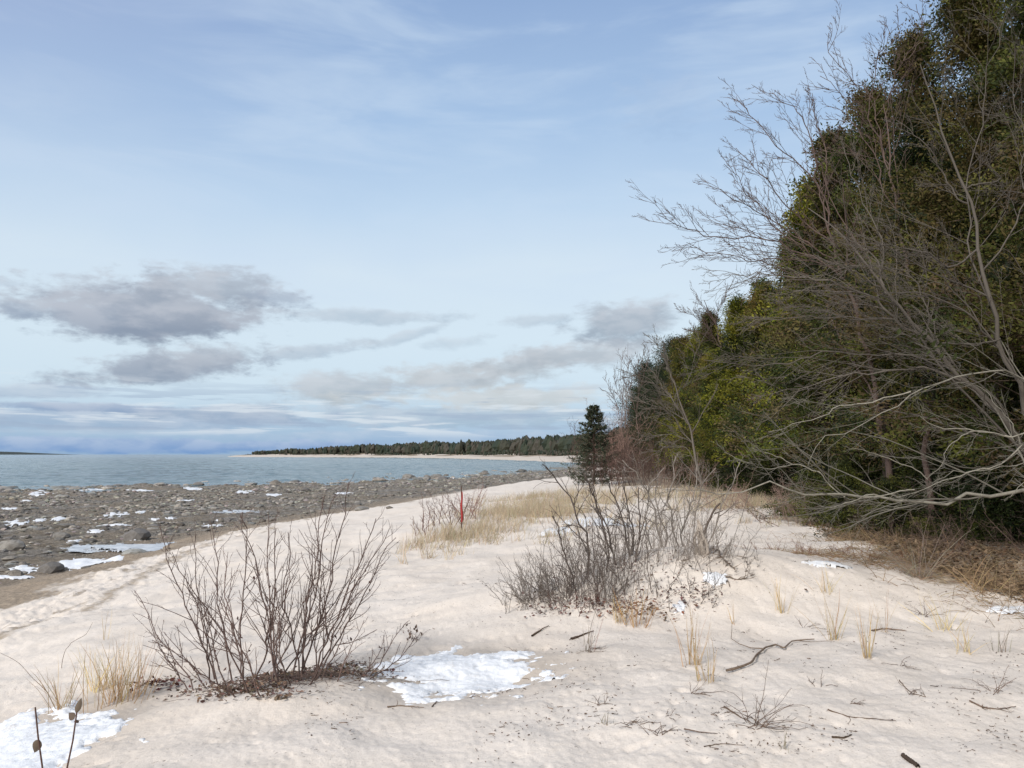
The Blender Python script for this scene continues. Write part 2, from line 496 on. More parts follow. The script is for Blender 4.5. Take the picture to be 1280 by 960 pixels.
# ------------------------------------------------------------------ snow / ice patches
def patch(name, px, py, hw, hh, thick, label, cat, mat, seed, group, flat=False, tilt=0.0):
    """irregular sheet whose footprint is the ground area under a pixel-sized ellipse of the photo"""
    c = ground_at(px, py); a = ground_at(px, py - hh); b = ground_at(px, py + hh)
    e = ground_at(px + hw, py)
    rx = abs(e[0] - c[0]); ry = max(.5 * np.hypot(*(a - b)[:2]), .12)
    cx, cy = c[0], .5 * (a[1] + b[1]); thick = min(thick, .16 * min(rx, ry))
    n = int(np.clip(max(hw * 1.6, 22), 22, 300)); mgrid = int(np.clip(hh * 4.5, 20, 200))
    gx, gy = np.meshgrid(np.linspace(-1.7, 1.7, n), np.linspace(-1.7, 1.7, mgrid))
    X = cx + gx * rx; Y = cy + gy * ry
    X = X + (Y - cy) * cx / max(cy, 1) * .9
    if flat: n, mgrid = 180, 90
    gx, gy = np.meshgrid(np.linspace(-1.7, 1.7, n), np.linspace(-1.7, 1.7, mgrid)) if flat else (gx, gy)
    if flat: X = cx + gx * rx; Y = cy + gy * ry; X = X + (Y - cy) * cx / max(cy, 1) * .9
    mk_ = 1 - np.hypot(gx, gy + tilt * gx) + .5 * fbm(gx * 1.6 + seed * 3.1, gy * 1.9, 6, seed, .66)
    if flat:
        Z = H(X, Y) + .035 + 0 * X
        Z = np.where(mk_ > 0, np.median(Z[mk_ > 0]) if (mk_ > 0).any() else Z, Z)
    else:
        h = thick * sstep(-.02, .35, mk_) * (.6 + .5 * fbm(X * 2.1, Y * 2.1, 3, seed + 5)) + .4 * thick * np.abs(fbm(X * 7, Y * 12, 4, seed + 9, .6)) * sstep(.0, .25, mk_)
        Z = HD(X, Y) + h - .03 + .034 * sstep(-.14, .02, mk_)
    V = np.stack([X, Y, Z], -1).reshape(-1, 3)
    i = np.arange(n * mgrid).reshape(mgrid, n)
    Fq = np.stack([i[:-1, :-1], i[:-1, 1:], i[1:, 1:], i[1:, :-1]], -1).reshape(-1, 4)
    keep = (mk_.ravel()[Fq] > (-.04 if flat else -.22)).all(1)
    Fq = Fq[keep]
    if len(Fq) < 4: return
    u, inv = np.unique(Fq, return_inverse=True)
    V = V[u] - np.array([cx, cy, c[2]]); Fq = inv.reshape(-1, 4)
    o = link(name, mesh(name, V, [Fq], mat), None, (cx, cy, c[2]))
    tag(o, label, cat, group)
    if py > 780: WETS.append((cx, cy, rx * 1.35, ry * 1.3))

# ------------------------------------------------------------------ stones
def stone_mesh(k, sub=2):
    import bmesh
    bm = bmesh.new(); bmesh.ops.create_icosphere(bm, subdivisions=sub, radius=.5)
    V = np.array([v.co[:] for v in bm.verts]); Fs = np.array([[v.index for v in f.verts] for f in bm.faces]); bm.free()
    r = np.random.default_rng(100 + k)
    d = norm(V)
    s = np.ones(len(V))
    for _ in range(9):   # planes chop the ball into a boulder
        q = norm(r.normal(size=3)); h = r.uniform(.62, .95)
        dd = d @ q
        s = np.minimum(s, np.where(dd > .05, h / np.maximum(dd, .05), 9))
    s = s * (1 + .06 * pnoise(d[:, 0] * 3 + k, d[:, 1] * 3 + d[:, 2] * 2, k))
    V = d * s[:, None] * .5
    V[:, 2] *= r.uniform(.55, .8); V[:, 0] *= r.uniform(.9, 1.35)
    return V, Fs

def build_stones():
    prot = [stone_mesh(k, 2) for k in range(8)]
    meshes = []
    for k, (V, Fs) in enumerate(prot):
        t = np.full((len(V), 3), 1.0) * np.array([[1, .97, .93], [.8, .78, .75], [1.1, 1.02, .93], [.62, .6, .6], [1, .9, .82], [.9, .93, .92], [.72, .66, .6], [1.2, 1.15, 1.1]][k])
        meshes.append(mesh('stone', V, [Fs], STONE, {'tint': t}, smooth=False))
    # named boulders: px, base py, pixel width, height ratio, mesh, label
    B = [(58, 716, 26, .75, 3, 'dark rounded boulder between snow patches at the edge of the tan wrack strip'),
         (14, 722, 18, .7, 2, 'pale tan rock half set in the snow nearest the wrack strip'),
         (165, 695, 26, .5, 5, 'low grey boulder beside the long pale ice puddle'),
         (6, 688, 24, .8, 1, 'big grey block cut by the left edge of the picture among the stones'),
         (166, 676, 30, .75, 3, 'dark blocky boulder standing behind the long pale ice puddle'),
         (72, 673, 22, .6, 1, 'grey humped boulder left of the middle of the stony flat'),
         (76, 660, 26, .35, 0, 'broad low grey slab behind the grey humped boulder'),
         (66, 611, 12, 1.0, 3, 'tallest dark boulder of the little cluster standing at the water edge'),
         (44, 612, 14, .5, 6, 'low brown rock at the left end of the cluster at the water edge'),
         (86, 611, 13, .45, 1, 'flat dark rock just right of the tall boulder at the water edge'),
         (3, 690, 10, .6, 3, 'small black rock at the foot of the big grey block'),
         (283, 651, 12, .7, 3, 'dark boulder behind the small white snow patches near the shrub tips'),
         (452, 638, 18, .5, 1, 'dark flat boulder on the stones where the sand begins'),
         (486, 636, 14, .4, 6, 'brown flat stone lying on sand at the edge of the flat'),
         (602, 611, 14, .8, 3, 'black rock on the stones behind the red stake'),
         (575, 594, 10, .5, 3, 'dark rock at the far water edge above the red stake')]
    for px, py, w, hr, k, lab in B:
        p = ground_at(px, py); dist = np.hypot(p[0], p[1]); s = w * dist / F
        o = link('boulder', meshes[k], None, (p[0], p[1] + s * .3, p[2] + s * hr * .12))
        o.scale = (s, s * .8, s * hr * 1.25); o.rotation_euler = (0, 0, rng.uniform(0, 6))
        tag(o, lab, 'boulder', 'boulders on the stony flat')
    # cobbles over the flat
    r = np.random.default_rng(3)
    N = 150000
    dist = 13 * np.exp(r.random(N) ** .8 * math.log(170 / 13)); az = R_(1) * r.uniform(-40, 12, N)
    x = dist * np.sin(az); y = dist * np.cos(az)
    xe = edge_x(x, y); xw = np.interp(y, WY, WX) + 7.5 * fbm(y * .11, x * .11, 3, 9)
    d = x - xe
    size = .05 + .17 * r.random(N) ** 3.4 + .30 * r.random(N) ** 18
    size *= np.where(x < xw, 2.6, 1)
    clus = fbm(x * .14, y * .14, 3, 81)
    p = np.where((d < -.8) & (x > xw - 1), .30 + .5 * clus, 0)
    p = np.where((x <= xw - 1) & (x > xw - 20), np.clip(.14 + .4 * clus, .02, .4) * np.clip(1 - (xw - x) / 22, 0, 1), p)
    p = np.where((d < 1.2) & (d > -.8), .05, p)
    p *= sstep(0, 3, -d) * .8 + .2
    p *= np.clip(dist / 60, .12, 1) * 1.1
    keep = r.random(N) < p
    x, y, size, dist = x[keep], y[keep], size[keep] * (1 + dist[keep] / 120), dist[keep]
    z = np.maximum(HD(x, y), -.22 * size)
    order = np.argsort(-size / dist)
    kinds = r.integers(0, 8, len(x)); rot = r.uniform(0, 6.28, len(x)); fl = r.uniform(.4, .9, len(x))
    for i in order[:284]:
        o = link('stone', meshes[kinds[i]], None, (x[i], y[i], z[i] + size[i] * .06))
        o.scale = (size[i], size[i], size[i] * fl[i]); o.rotation_euler = (0, 0, rot[i])
        tag(o, 'grey or brown stone lying loose among the cobbles of the lake flat', 'stone', 'larger loose stones on the lake flat')
    small = [stone_mesh(k + 20, 1) for k in range(6)]
    g = Geo()
    rest = order[284:]
    for k in range(6):
        ii = rest[(kinds[rest] % 6) == k]
        if not len(ii): continue
        V, Fs = small[k]
        c, s_ = np.cos(rot[ii]), np.sin(rot[ii]); S = size[ii]
        X = (V[None, :, 0] * c[:, None] - V[None, :, 1] * s_[:, None]) * S[:, None] + x[ii, None]
        Y = (V[None, :, 0] * s_[:, None] + V[None, :, 1] * c[:, None]) * S[:, None] + y[ii, None]
        Z = V[None, :, 2] * (S * fl[ii])[:, None] + (z[ii] + .05 * S)[:, None]
        n = len(V)
        f = (Fs[None] + (np.arange(len(ii)) * n)[:, None, None]).reshape(-1, 3)
        t = r.choice([.3, .45, .6, .75, .95, 1.25], (len(ii), 1)) * r.uniform(.8, 1.2, (len(ii), 1)) * (np.array([1, .95, .88]) + r.normal(0, .04, (len(ii), 3)))
        g.add(np.stack([X, Y, Z], -1), f, np.repeat(t, n, 0))
    o = g.build('cobbles', STONE, smooth=False); tag(o, 'grey and brown cobbles covering the exposed lake flat', None, None, 'stuff')
    print('stones', len(order))

# ------------------------------------------------------------------ leaves, grass
def kites(S, D, L, W, nrm=None, fold=0.0):
    """S base, D unit dir, L length, W width -> V (N,4,3), quads"""
    N = len(S)
    if nrm is None: nrm = rng.normal(size=(N, 3))
    sd = norm(np.cross(D, nrm)); up = np.cross(sd, D)
    L = L[:, None]; W = W[:, None]
    V = np.stack([S, S + D * L * .45 + sd * W * .5 + up * fold * W, S + D * L, S + D * L * .5 - sd * W * .5 + up * fold * W], 1)
    return V, np.arange(N * 4).reshape(N, 4)

def blades(B, D, L, w0, n=6, droop=1.2, wob=.05):
    """grass blades: base pts, initial dirs, lengths -> flat tapering ribbons"""
    N = len(B); P = np.zeros((N, n, 3)); P[:, 0] = B
    D = norm(D); st = (L / (n - 1))[:, None]
    dr = droop * rng.uniform(.3, 1.3, (N, 1))
    for k in range(1, n):
        D = norm(D + np.array([0, 0, -1.]) * dr * (k / n) * .35 * np.abs(1.05 - D[:, 2:3] * .6) + rng.normal(0, wob, (N, 3)))
        P[:, k] = P[:, k - 1] + D * st
    sd = norm(np.cross(P[:, -1] - P[:, 0] + rng.normal(0, .05, (N, 3)), rng.normal(size=(N, 3)) * [1, 1, .2]))
    w = w0 * rng.uniform(.6, 1.3, (N, 1)) * np.array([1, .95, .85, .7, .45, .12][:n] if n == 6 else np.linspace(1, .12, n))[None]
    A = P - sd[:, None] * w[..., None] / 2; C = P + sd[:, None] * w[..., None] / 2
    V = np.stack([A, C], 2)
    idx = np.arange(N * n * 2).reshape(N, n, 2)
    Fq = np.stack([idx[:, :-1, 0], idx[:, :-1, 1], idx[:, 1:, 1], idx[:, 1:, 0]], -1).reshape(-1, 4)
    return V.reshape(-1, 3), Fq

STRAW = np.array([.52, .39, .20])
def straw_tint(N, per, base=STRAW, v=.25):
    c = base * rng.uniform(1 - v, 1 + v, (N, 1)) * (1 + rng.normal(0, .05, (N, 3)))
    return np.repeat(c, per, 0)

def tuft(px, py, hpx, n, label, spread=.25, base_w=.06, droop=1.2, col=STRAW, w=.006, name='grass_tuft', lean=(0, 0)):
    p = ground_at(px, py); dist = np.hypot(p[0], p[1]); h = hpx * dist / F
    bw = base_w
    B = np.stack([rng.normal(0, bw, n), rng.normal(0, bw, n), np.full(n, -.02)], 1)
    D = np.stack([rng.normal(lean[0], spread, n) + B[:, 0] / bw * .12, rng.normal(lean[1], spread, n), np.ones(n)], 1)
    L = h * rng.uniform(.45, 1.1, n)
    V, Fq = blades(B, D, L, w, 6, droop)
    g = Geo(); g.add(V, Fq, straw_tint(n, 12, col))
    o = g.build(name, GRASSM, None, smooth=False); o.location = tuple(float(c) for c in p)
    tag(o, label, 'grass tuft', 'tufts of dry beach grass')
    return o

def build_grass():
    r = rng
    # beach grass sward on the crest: pixel-sized regions (px, py, half w, half h, blades, height m)
    g = Geo()
    regs = [(680, 640, 70, 16, 5200, .34), (625, 652, 60, 14, 2600, .30), (575, 672, 60, 14, 2000, .32), (740, 622, 70, 9, 3000, .38), (660, 628, 70, 8, 2600, .3),
            (530, 690, 30, 16, 260, .30), (930, 632, 90, 7, 3600, .35), (860, 622, 80, 7, 2200, .4), (1000, 634, 30, 5, 700, .4),
            (690, 672, 50, 8, 280, .22), (800, 660, 80, 10, 300, .25), (960, 655, 60, 10, 260, .22)]
    for (px, py, hw, hh, n, hgt) in regs:
        c = ground_at(px, py); a = ground_at(px, py - hh); b = ground_at(px, py + hh)
        n = int(n * .75); k = n // 14
        qx = r.normal(px, hw * .55, k); qy = r.normal(py, hh * .5, k)
        t = (qy - (py - hh)) / (2 * hh)
        Yd = 1 / ((1 - t) / max(a[1], 1) + t / max(b[1], 1)); Yd = np.clip(Yd, 9, 48)
        Xd = (qx - 640) / F * Yd
        cl = r.integers(0, k, n)
        X = Xd[cl] + r.normal(0, .09, n); Y = Yd[cl] + r.normal(0, .12, n)
        B = np.stack([X, Y, H(X, Y)], 1)
        D = np.stack([r.normal(.12, .3, n), r.normal(0, .3, n), np.ones(n)], 1)
        V, Fq = blades(B, D, hgt * r.uniform(.4, 1.15, n), .010, 5, 1.6)
        g.add(V, Fq, straw_tint(n, 10, np.array([.50, .415, .285]), .25))
        LITTER.append((c[0], c[1], abs(a[1] - b[1]) * .2 + hw * c[1] / F * .6, abs(a[1] - b[1]) * .3 + .5, .32))
    o = g.build('beach_grass', GRASSM, smooth=False); tag(o, 'straw coloured beach grass growing over the crest of the dune', None, None, 'stuff')

    # dead grass and bracken along the forest edge
    g = Geo()
    n = 3600
    y = r.uniform(7.0, 15, n); x = forest_x(y) + r.normal(-.5, .5, n)
    cl = fbm(x * 1.1, y * 1.1, 2, 91) > -.15
    x, y = x[cl], y[cl]; n = len(x)
    B = np.stack([x, y, H(x, y)], 1); D = np.stack([r.normal(-.3, .8, n), r.normal(0, .7, n), np.full(n, .55)], 1)
    V, Fq = blades(B, D, r.uniform(.12, .42, n), .007, 5, 2.2)
    g.add(V, Fq, straw_tint(n, 10, np.array([.27, .19, .11]), .45))
    # strip of litter grass in front (from the centre shrub to the right edge)
    n = 3400
    px = r.uniform(890, 1330, n); py = r.normal(700, 9, n) + (px - 1080) * .035
    Y = np.interp(px, [890, 1330], [11.2, 8.6]) + r.normal(0, .35, n); X = (px - 640) / F * Y
    B = np.stack([X, Y, H(X, Y)], 1); D = np.stack([r.normal(-.2, .9, n), r.normal(0, .8, n), np.full(n, .4)], 1)
    V, Fq = blades(B, D, r.uniform(.08, .33, n), .006, 5, 2.4)
    g.add(V, Fq, straw_tint(n, 10, np.array([.30, .21, .125]), .45))
    o = g.build('dead_grass', GRASSM, smooth=False); tag(o, 'matted brown dead grass along the foot of the forest', None, None, 'stuff')

    T = [(150, 876, 74, 110, 'largest pale straw tuft, at the left foot of the leafless near shrub', .20, .09, .9),
         (128, 862, 56, 60, 'straw tuft standing just behind and left of the largest pale tuft', .25, .06, 1.0),
         (78, 888, 60, 40, 'small thin straw tuft at the edge of the bottom left snow patch', .3, .04, .7),
         (797, 782, 52, 46, 'orange brown tuft growing at the front of the central thicket', .2, .05, .8),
         (775, 778, 40, 30, 'thin straw tuft touching the foot of the central thicket', .2, .03, .6),
         (735, 815, 58, 12, 'few tall straws with a dark knot standing in front of the central thicket', .12, .02, .3),
         (866, 832, 70, 26, 'tall upright straw tuft in the open sand right of the large snow patch', .12, .03, .5),
         (884, 852, 62, 18, 'thin straws just right of the tall upright tuft on the open sand', .22, .03, .8),
         (978, 766, 46, 22, 'small straw tuft midway between the central thicket and the forest', .15, .03, .6),
         (1042, 800, 62, 26, 'straw tuft with a brown ring of debris right of the wavy stick', .3, .03, .8),
         (1084, 822, 62, 22, 'slender straw tuft standing right of the wavy stick end', .12, .02, .5),
         (1032, 740, 36, 20, 'small tuft beside the little snow patch by the forest', .25, .04, .8),
         (1148, 722, 78, 60, 'big golden arching tuft against the dark forest floor', .55, .06, 1.9),
         (1180, 788, 50, 30, 'loose straw tuft with a heap of litter at the right', .4, .06, 1.0),
         (1203, 815, 44, 14, 'very thin straws below the loose tuft on the right', .3, .03, .8),
         (1230, 740, 50, 40, 'low fan shaped tuft at the right end of the forest edge', .6, .06, 1.9),
         (1104, 790, 56, 10, 'faint thin straws beside the right hand litter heap', .15, .02, .5),
         (920, 780, 30, 8, 'tiny pale straws in the sand right of the central thicket', .2, .02, .6),
         (505, 705, 36, 18, 'small faint straw tuft above the tips of the near shrub', .3, .05, .8),
         (560, 700, 26, 14, 'small faint straw tuft in front of the red stake', .3, .05, .8),
         (1250, 815, 36, 12, 'thin grey straws near the right edge of the sand', .2, .03, .7),
         (985, 940, 30, 10, 'short grey stubble in the sand at the bottom', .15, .02, .5),
         (130, 800, 55, 5, 'two tall lone straws standing behind the largest pale tuft', .1, .03, .5),
         (760, 905, 22, 8, 'tiny dark stubble tuft below the large snow patch', .4, .02, .5)]
    for (px, py, h, n, lab, sp, bw, dr) in T:
        c = STRAW * 1.05
        if 'orange' in lab: c = np.array([.50, .31, .13])
        if 'grey' in lab or 'dark' in lab: c = np.array([.30, .25, .19])
        tuft(px, py, h, n, lab, sp, bw, dr, c, w=.0055)

# ------------------------------------------------------------------ shrubs
def dead_leaves(g, C, n, spread, size=(.03, .06), col=(.16, .095, .06), zj=.02):
    S = C + rng.normal(0, 1, (n, 3)) * spread
    S[:, 2] = H(S[:, 0], S[:, 1]) + rng.uniform(0, zj, n)
    D = norm(rng.normal(0, 1, (n, 3)) * [1, 1, .35]); L = rng.uniform(*size, n)
    V, Fq = kites(S, D, L, L * rng.uniform(.35, .7, n), np.array([0, 0, 1.]) + rng.normal(0, .5, (n, 3)), .15)
    g.add(V, Fq, np.repeat(np.array(col) * rng.uniform(.45, 1.7, (n, 1)) * (1 + rng.normal(0, .08, (n, 3))), 4, 0))

def near_shrub():
    c = ground_at(330, 862)
    t = thing('leafless_shrub', 'wide leafless shrub of upright dark red brown stems nearest the camera', 'shrub', c, 'leafless shrubs on the dune')
    # base px, base py, tip px, tip py, depth change
    S = [(250, 862, 168, 738, .3), (268, 850, 200, 655, .5), (262, 855, 245, 668, -.1), (280, 858, 215, 690, .2), (300, 860, 300, 645, -.1), (295, 850, 262, 650, .6),
         (345, 850, 335, 640, .4), (350, 858, 303, 640, .1), (318, 855, 345, 660, -.3), (372, 845, 436, 602, .1), (378, 850, 405, 620, .3),
         (360, 848, 421, 615, .5), (385, 850, 470, 648, -.2), (392, 852, 495, 672, .1), (386, 856, 487, 660, .5), (372, 850, 360, 665, -.3),
         (340, 856, 370, 690, .8), (312, 866, 230, 720, -.3), (300, 868, 190, 800, -.4), (330, 868, 275, 745, -.4), (355, 850, 320, 700, .7),
         (378, 842, 390, 680, .8), (400, 850, 440, 760, -.2), (420, 852, 455, 775, .2), (262, 860, 205, 790, .1), (240, 862, 185, 770, .4),
         (395, 846, 412, 700, .4), (285, 862, 255, 720, .3), (365, 856, 345, 735, -.4), (330, 850, 390, 730, .2), (350, 846, 452, 700, .7), (305, 850, 285, 690, .9),
         (460, 845, 512, 775, .1), (455, 850, 520, 795, -.2), (450, 845, 480, 800, .3), (470, 850, 400, 830, .1), (445, 850, 470, 830, .0)]
    for i, (bx, by, tx, ty, dz) in enumerate(S):
        b = ground_at(bx, by); e = at(tx, ty, b[1] + dz)
        m = b * .45 + e * .55 + np.array([(b[0] - e[0]) * .12 + rng.normal(0, .03), rng.normal(0, .06), .0])
        m[2] += -.10 * abs(e[0] - b[0]); m[0] += .10 * (e[0] - b[0])
        P = resample([b - [0, 0, .04], m, e], 14, .16)[None]
        L = np.linalg.norm(e - b)
        R0 = np.linspace(.0066, .0024, 14)[None] * (0.6 + .4 * L)
        g = Geo(); Tn = np.array([.9, .84, .84]) * rng.uniform(.65, 1.25)
        g.add(*tubes(P, R0, 5), Tn)
        P1, R1 = spawn(P, R0, int(5 + 7 * L), .15, .97, 36, .38, 7, (0, 0, .4), .10, .6, .55, .7, .0019)
        g.add(*tubes(P1, R1, 4), Tn)
        P2, R2 = spawn(P1, R1, 2, .2, .95, 42, .45, 5, (0, 0, .3), .18, .7, .6, .5, .0014)
        g.add(*tubes(P2, R2, 3), Tn * .9)
        # buds
        for PP, k in ((P1, 4), (P, 10)):
            N = len(PP); q = rng.integers(1, PP.shape[1] - 1, (N, k))
            S_ = PP[np.arange(N)[:, None], q].reshape(-1, 3)
            D = norm(np.repeat(norm(PP[:, -1] - PP[:, 0]), k, 0) + rng.normal(0, .5, (len(S_), 3)))
            Lb = rng.uniform(.006, .011, len(S_))
            for a in (0, 1):
                V, Fq = kites(S_, D, Lb, Lb * .55, rng.normal(size=D.shape)); g.add(V, Fq, Tn * .8)
        g.build('stem', STEM, t, c)
        # a few clinging dead leaves
    g = Geo(); n = 60
    S_ = []
    for _ in range(n):
        s = S[rng.integers(0, 33)]; b = ground_at(s[0], s[1]); e = at(s[2], s[3], b[1] + s[4])
        f = rng.uniform(.15, .75); S_.append(b * (1 - f) + e * f + rng.normal(0, .04, 3))
    S_ = np.array(S_); D = norm(rng.normal(0, .5, (n, 3)) + [0, 0, -1]); L = rng.uniform(.02, .05, n)
    V, Fq = kites(S_, D, L, L * .5, None, .3); g.add(V, Fq, np.repeat(np.array([.10, .055, .045]) * rng.uniform(.6, 1.4, (n, 1)), 4, 0))
    for (a, b, k) in ((0, .7, 40),):
        q = ground_at(515, 800)
        S_ = q + rng.normal(0, 1, (14, 3)) * [.06, .05, .05] + [0, 0, .08]
        D = norm(rng.normal(0, .4, (14, 3)) + [0, 0, -1]); L = rng.uniform(.03, .06, 14)
        V, Fq = kites(S_, D, L, L * .5, None, .3); g.add(V, Fq, np.repeat(np.array([.13, .09, .07]) * rng.uniform(.7, 1.4, (14, 1)), 4, 0))
    g.build('dry_leaves', LEAFM, t, c, smooth=False)['kind'] = 'stuff'
    g = Geo()
    for (px, py, sx, sy, n) in ((370, 848, .30, .14, 1000), (310, 864, .16, .06, 420), (420, 838, .14, .09, 300), (200, 856, .16, .06, 160), (340, 872, .1, .04, 120), (265, 862, .2, .05, 200), (460, 845, .12, .06, 90)):
        dead_leaves(g, ground_at(px, py), n, [sx, sy, 0], (.018, .05), (.15, .10, .072), .05)
    n = 260; q = ground_at(195, 862)
    dead_leaves(g, q, 60, [.14, .05, 0], (.03, .06), (.10, .04, .035), .10)
    # twigs lying in the litter
    C = ground_at(360, 852); S_ = C + rng.normal(0, 1, (240, 3)) * [.30, .12, 0]; S_[:, 2] = H(S_[:, 0], S_[:, 1]) + rng.uniform(.01, .05, 240)
    D = norm(rng.normal(0, 1, (240, 3)) * [1, .7, .12]); L = rng.uniform(.05, .25, 240)
    P = S_[:, None] + D[:, None] * (np.linspace(0, 1, 4)[None, :, None] * L[:, None, None]) + rng.normal(0, .004, (240, 4, 3))
    g.add(*tubes(P, np.full((240, 4), .0018), 3), (.13, .095, .08))
    o = g.build('fallen_leaves', LEAFM, smooth=False); tag(o, 'brown fallen leaves heaped under the near shrub', None, None, 'stuff')

def centre_thicket():
    c = ground_at(770, 745)
    t = thing('thicket_shrub', 'broad dense leafless thicket on a sand mound in the middle of the picture', 'shrub', c, 'leafless shrubs on the dune')
    S = [([(735, 700), (735, 674), (716, 636), (695, 606), (678, 580)], 8.9, .010, 0), ([(792, 715), (795, 695), (784, 649), (768, 614), (757, 600)], 9.3, .011, 0),
         ([(790, 712), (787, 663), (779, 630), (780, 600)], 9.4, .008, 0), ([(822, 700), (822, 668), (808, 625), (790, 595), (778, 575)], 9.7, .009, 1),
         ([(815, 660), (810, 630), (815, 605), (830, 585)], 9.7, .007, 1), ([(855, 695), (860, 660), (868, 620), (872, 580)], 10, .009, 1),
         ([(850, 700), (842, 660), (838, 620), (845, 570)], 10, .008, 1), ([(760, 735), (757, 690), (740, 640), (735, 600)], 8.9, .008, 0),
         ([(790, 740), (793, 700), (800, 650), (798, 610)], 9, .009, 0), ([(775, 730), (765, 670), (745, 635), (728, 590)], 9.1, .009, 0),
         ([(875, 695), (882, 665), (895, 640), (920, 600), (925, 578)], 10, .007, 1), ([(830, 705), (835, 670), (820, 640), (822, 600)], 9.8, .007, 1),
         ([(868, 700), (872, 670), (880, 640), (882, 600), (895, 585)], 10.1, .007, 1), ([(720, 745), (712, 700), (700, 670), (690, 645)], 8.6, .007, 0)]
    def stem(P, R, Tn, m1, up=.35, k2=3, name='stem', mat=GSTEM, lf=.45):
        g = Geo(); g.add(*tubes(P, R, 5), Tn)
        P1, R1 = spawn(P, R, m1, .12, .98, 36, lf, 6, (0, 0, up), .2, .6, .45, .6, .0017); g.add(*tubes(P1, R1, 3), Tn)
        P2, R2 = spawn(P1, R1, k2, .15, .95, 40, .5, 5, (0, 0, .2), .2, .7, .6, .5, .0014); g.add(*tubes(P2, R2, 3), Tn)
        return g.build(name, mat, t, c)
    for pts, Y, r0, gr in S:
        q = np.array([at(a, b, Y + i * .05 * rng.normal()) for i, (a, b) in enumerate(pts)])
        q[0, 2] = min(q[0, 2], H(q[0, 0], q[0, 1]) - .02)
        if q[0, 2] > H(q[0, 0], q[0, 1]) + .02: q = np.concatenate([[[q[0, 0], q[0, 1], H(q[0, 0], q[0, 1])]], q])
        P = resample(q, 14, .2)[None]
        Tn = np.array([1.5, 1.48, 1.42]) if gr else np.array([.6, .54, .52])
        stem(P, np.linspace(r0 * 1.4, .006, 14)[None], Tn, 12)
    # bundles of many thin stems (each bundle is one clump of the thicket)
    def bundle(px, py, n, hpx, sx, sy, lean, spread, Tn, r0=.0035, name='stem_cluster', k2=3):
        n = int(n * .62); hpx *= .78; b = ground_at(px, py)
        B = b + rng.normal(0, 1, (n, 3)) * [sx, sy, 0]; B[:, 2] = H(B[:, 0], B[:, 1]) - .03
        L = hpx * b[1] / F * rng.uniform(.45, 1.15, n)
        D = norm(np.stack([rng.normal(lean, spread, n), rng.normal(-.05, spread, n), np.ones(n)], 1))
        P = np.zeros((n, 10, 3)); P[:, 0] = B
        for k in range(1, 10):
            D = norm(D + rng.normal(0, .13, D.shape) + [0, 0, .05]); P[:, k] = P[:, k - 1] + D * (L / 9)[:, None]
        R = r0 * rng.uniform(.7, 1.3, (n, 1)) * np.linspace(1, .4, 10)[None]
        g = Geo(); tint = np.asarray(Tn)
        V, Fq = tubes(P, R, 4); g.add(V, Fq, tint)
        P1, R1 = spawn(P, R, 6, .1, .97, 36, .42, 5, (0, 0, .3), .2, .65, .5, .6, .0014); g.add(*tubes(P1, R1, 3), tint * .95)
        P2, R2 = spawn(P1, R1, k2, .15, .95, 40, .5, 4, (0, 0, .2), .2, .7, .6, .5, .0012); g.add(*tubes(P2, R2, 3), tint * .9)
        g.build(name, GSTEM, t, c)['kind'] = 'stuff'
    dk = np.array([.85, .76, .72]); gy = np.array([1.6, 1.55, 1.5]); rd = np.array([.8, .5, .46])
    bundle(650, 752, 24, 40, .1, .12, -.5, .6, gy * .8); bundle(672, 745, 30, 62, .14, .15, -.5, .5, gy * .7); bundle(700, 752, 34, 52, .16, .12, -.35, .6, dk); bundle(735, 748, 34, 80, .18, .2, -.2, .45, gy * .7); bundle(770, 740, 34, 78, .2, .2, 0, .45, gy * .75); bundle(745, 715, 30, 60, .3, .3, -.2, .5, dk)
    bundle(840, 700, 26, 55, .3, .2, .1, .5, gy); bundle(925, 706, 18, 26, .2, .15, .6, .9, gy * .7)
    bundle(665, 748, 26, 75, .10, .15, -.25, .45, gy * .8); bundle(690, 745, 34, 85, .14, .2, -.2, .4, gy * .75); bundle(720, 742, 34, 95, .16, .25, -.15, .35, dk)
    bundle(750, 740, 34, 105, .16, .25, -.1, .3, dk); bundle(780, 735, 30, 110, .16, .3, 0, .3, dk * .9); bundle(715, 700, 24, 70, .25, .3, -.2, .4, gy * .7)
    bundle(760, 700, 26, 80, .25, .3, -.1, .35, gy * .8); bundle(800, 700, 30, 85, .25, .3, .05, .3, gy * .85); bundle(830, 698, 30, 90, .2, .25, 0, .3, gy)
    bundle(860, 695, 34, 90, .2, .2, .05, .25, gy); bundle(885, 697, 30, 60, .15, .2, .2, .4, gy * 1.05); bundle(760, 755, 26, 45, .25, .12, -.1, .6, rd)
    bundle(855, 745, 26, 60, .18, .15, .1, .6, dk * .8); bundle(720, 755, 22, 40, .2, .1, -.2, .6, rd); bundle(900, 700, 14, 40, .2, .2, .4, .5, gy)
    bundle(880, 735, 12, 40, .15, .1, .5, .5, dk * .8)
    g = Geo()
    for (px, py, sx, sy, n, col) in ((750, 758, .35, .12, 260, (.15, .075, .055)), (800, 765, .2, .1, 200, (.2, .12, .06)), (860, 745, .2, .15, 160, (.14, .08, .06)), (790, 715, .5, .25, 200, (.17, .12, .09)), (690, 750, .2, .15, 200, (.17, .13, .10))):
        dead_leaves(g, ground_at(px, py), n, [sx, sy, 0], (.02, .055), col, .07)
    g.build('dry_leaves', LEAFM, t, c, smooth=False)['kind'] = 'stuff'
    # stump with broken limb standing in the right side of the thicket
    b = ground_at(876, 694)
    s = thing('broken_stump', 'short weathered grey split stump on the right side of the central thicket', 'stump', b)
    g = Geo()
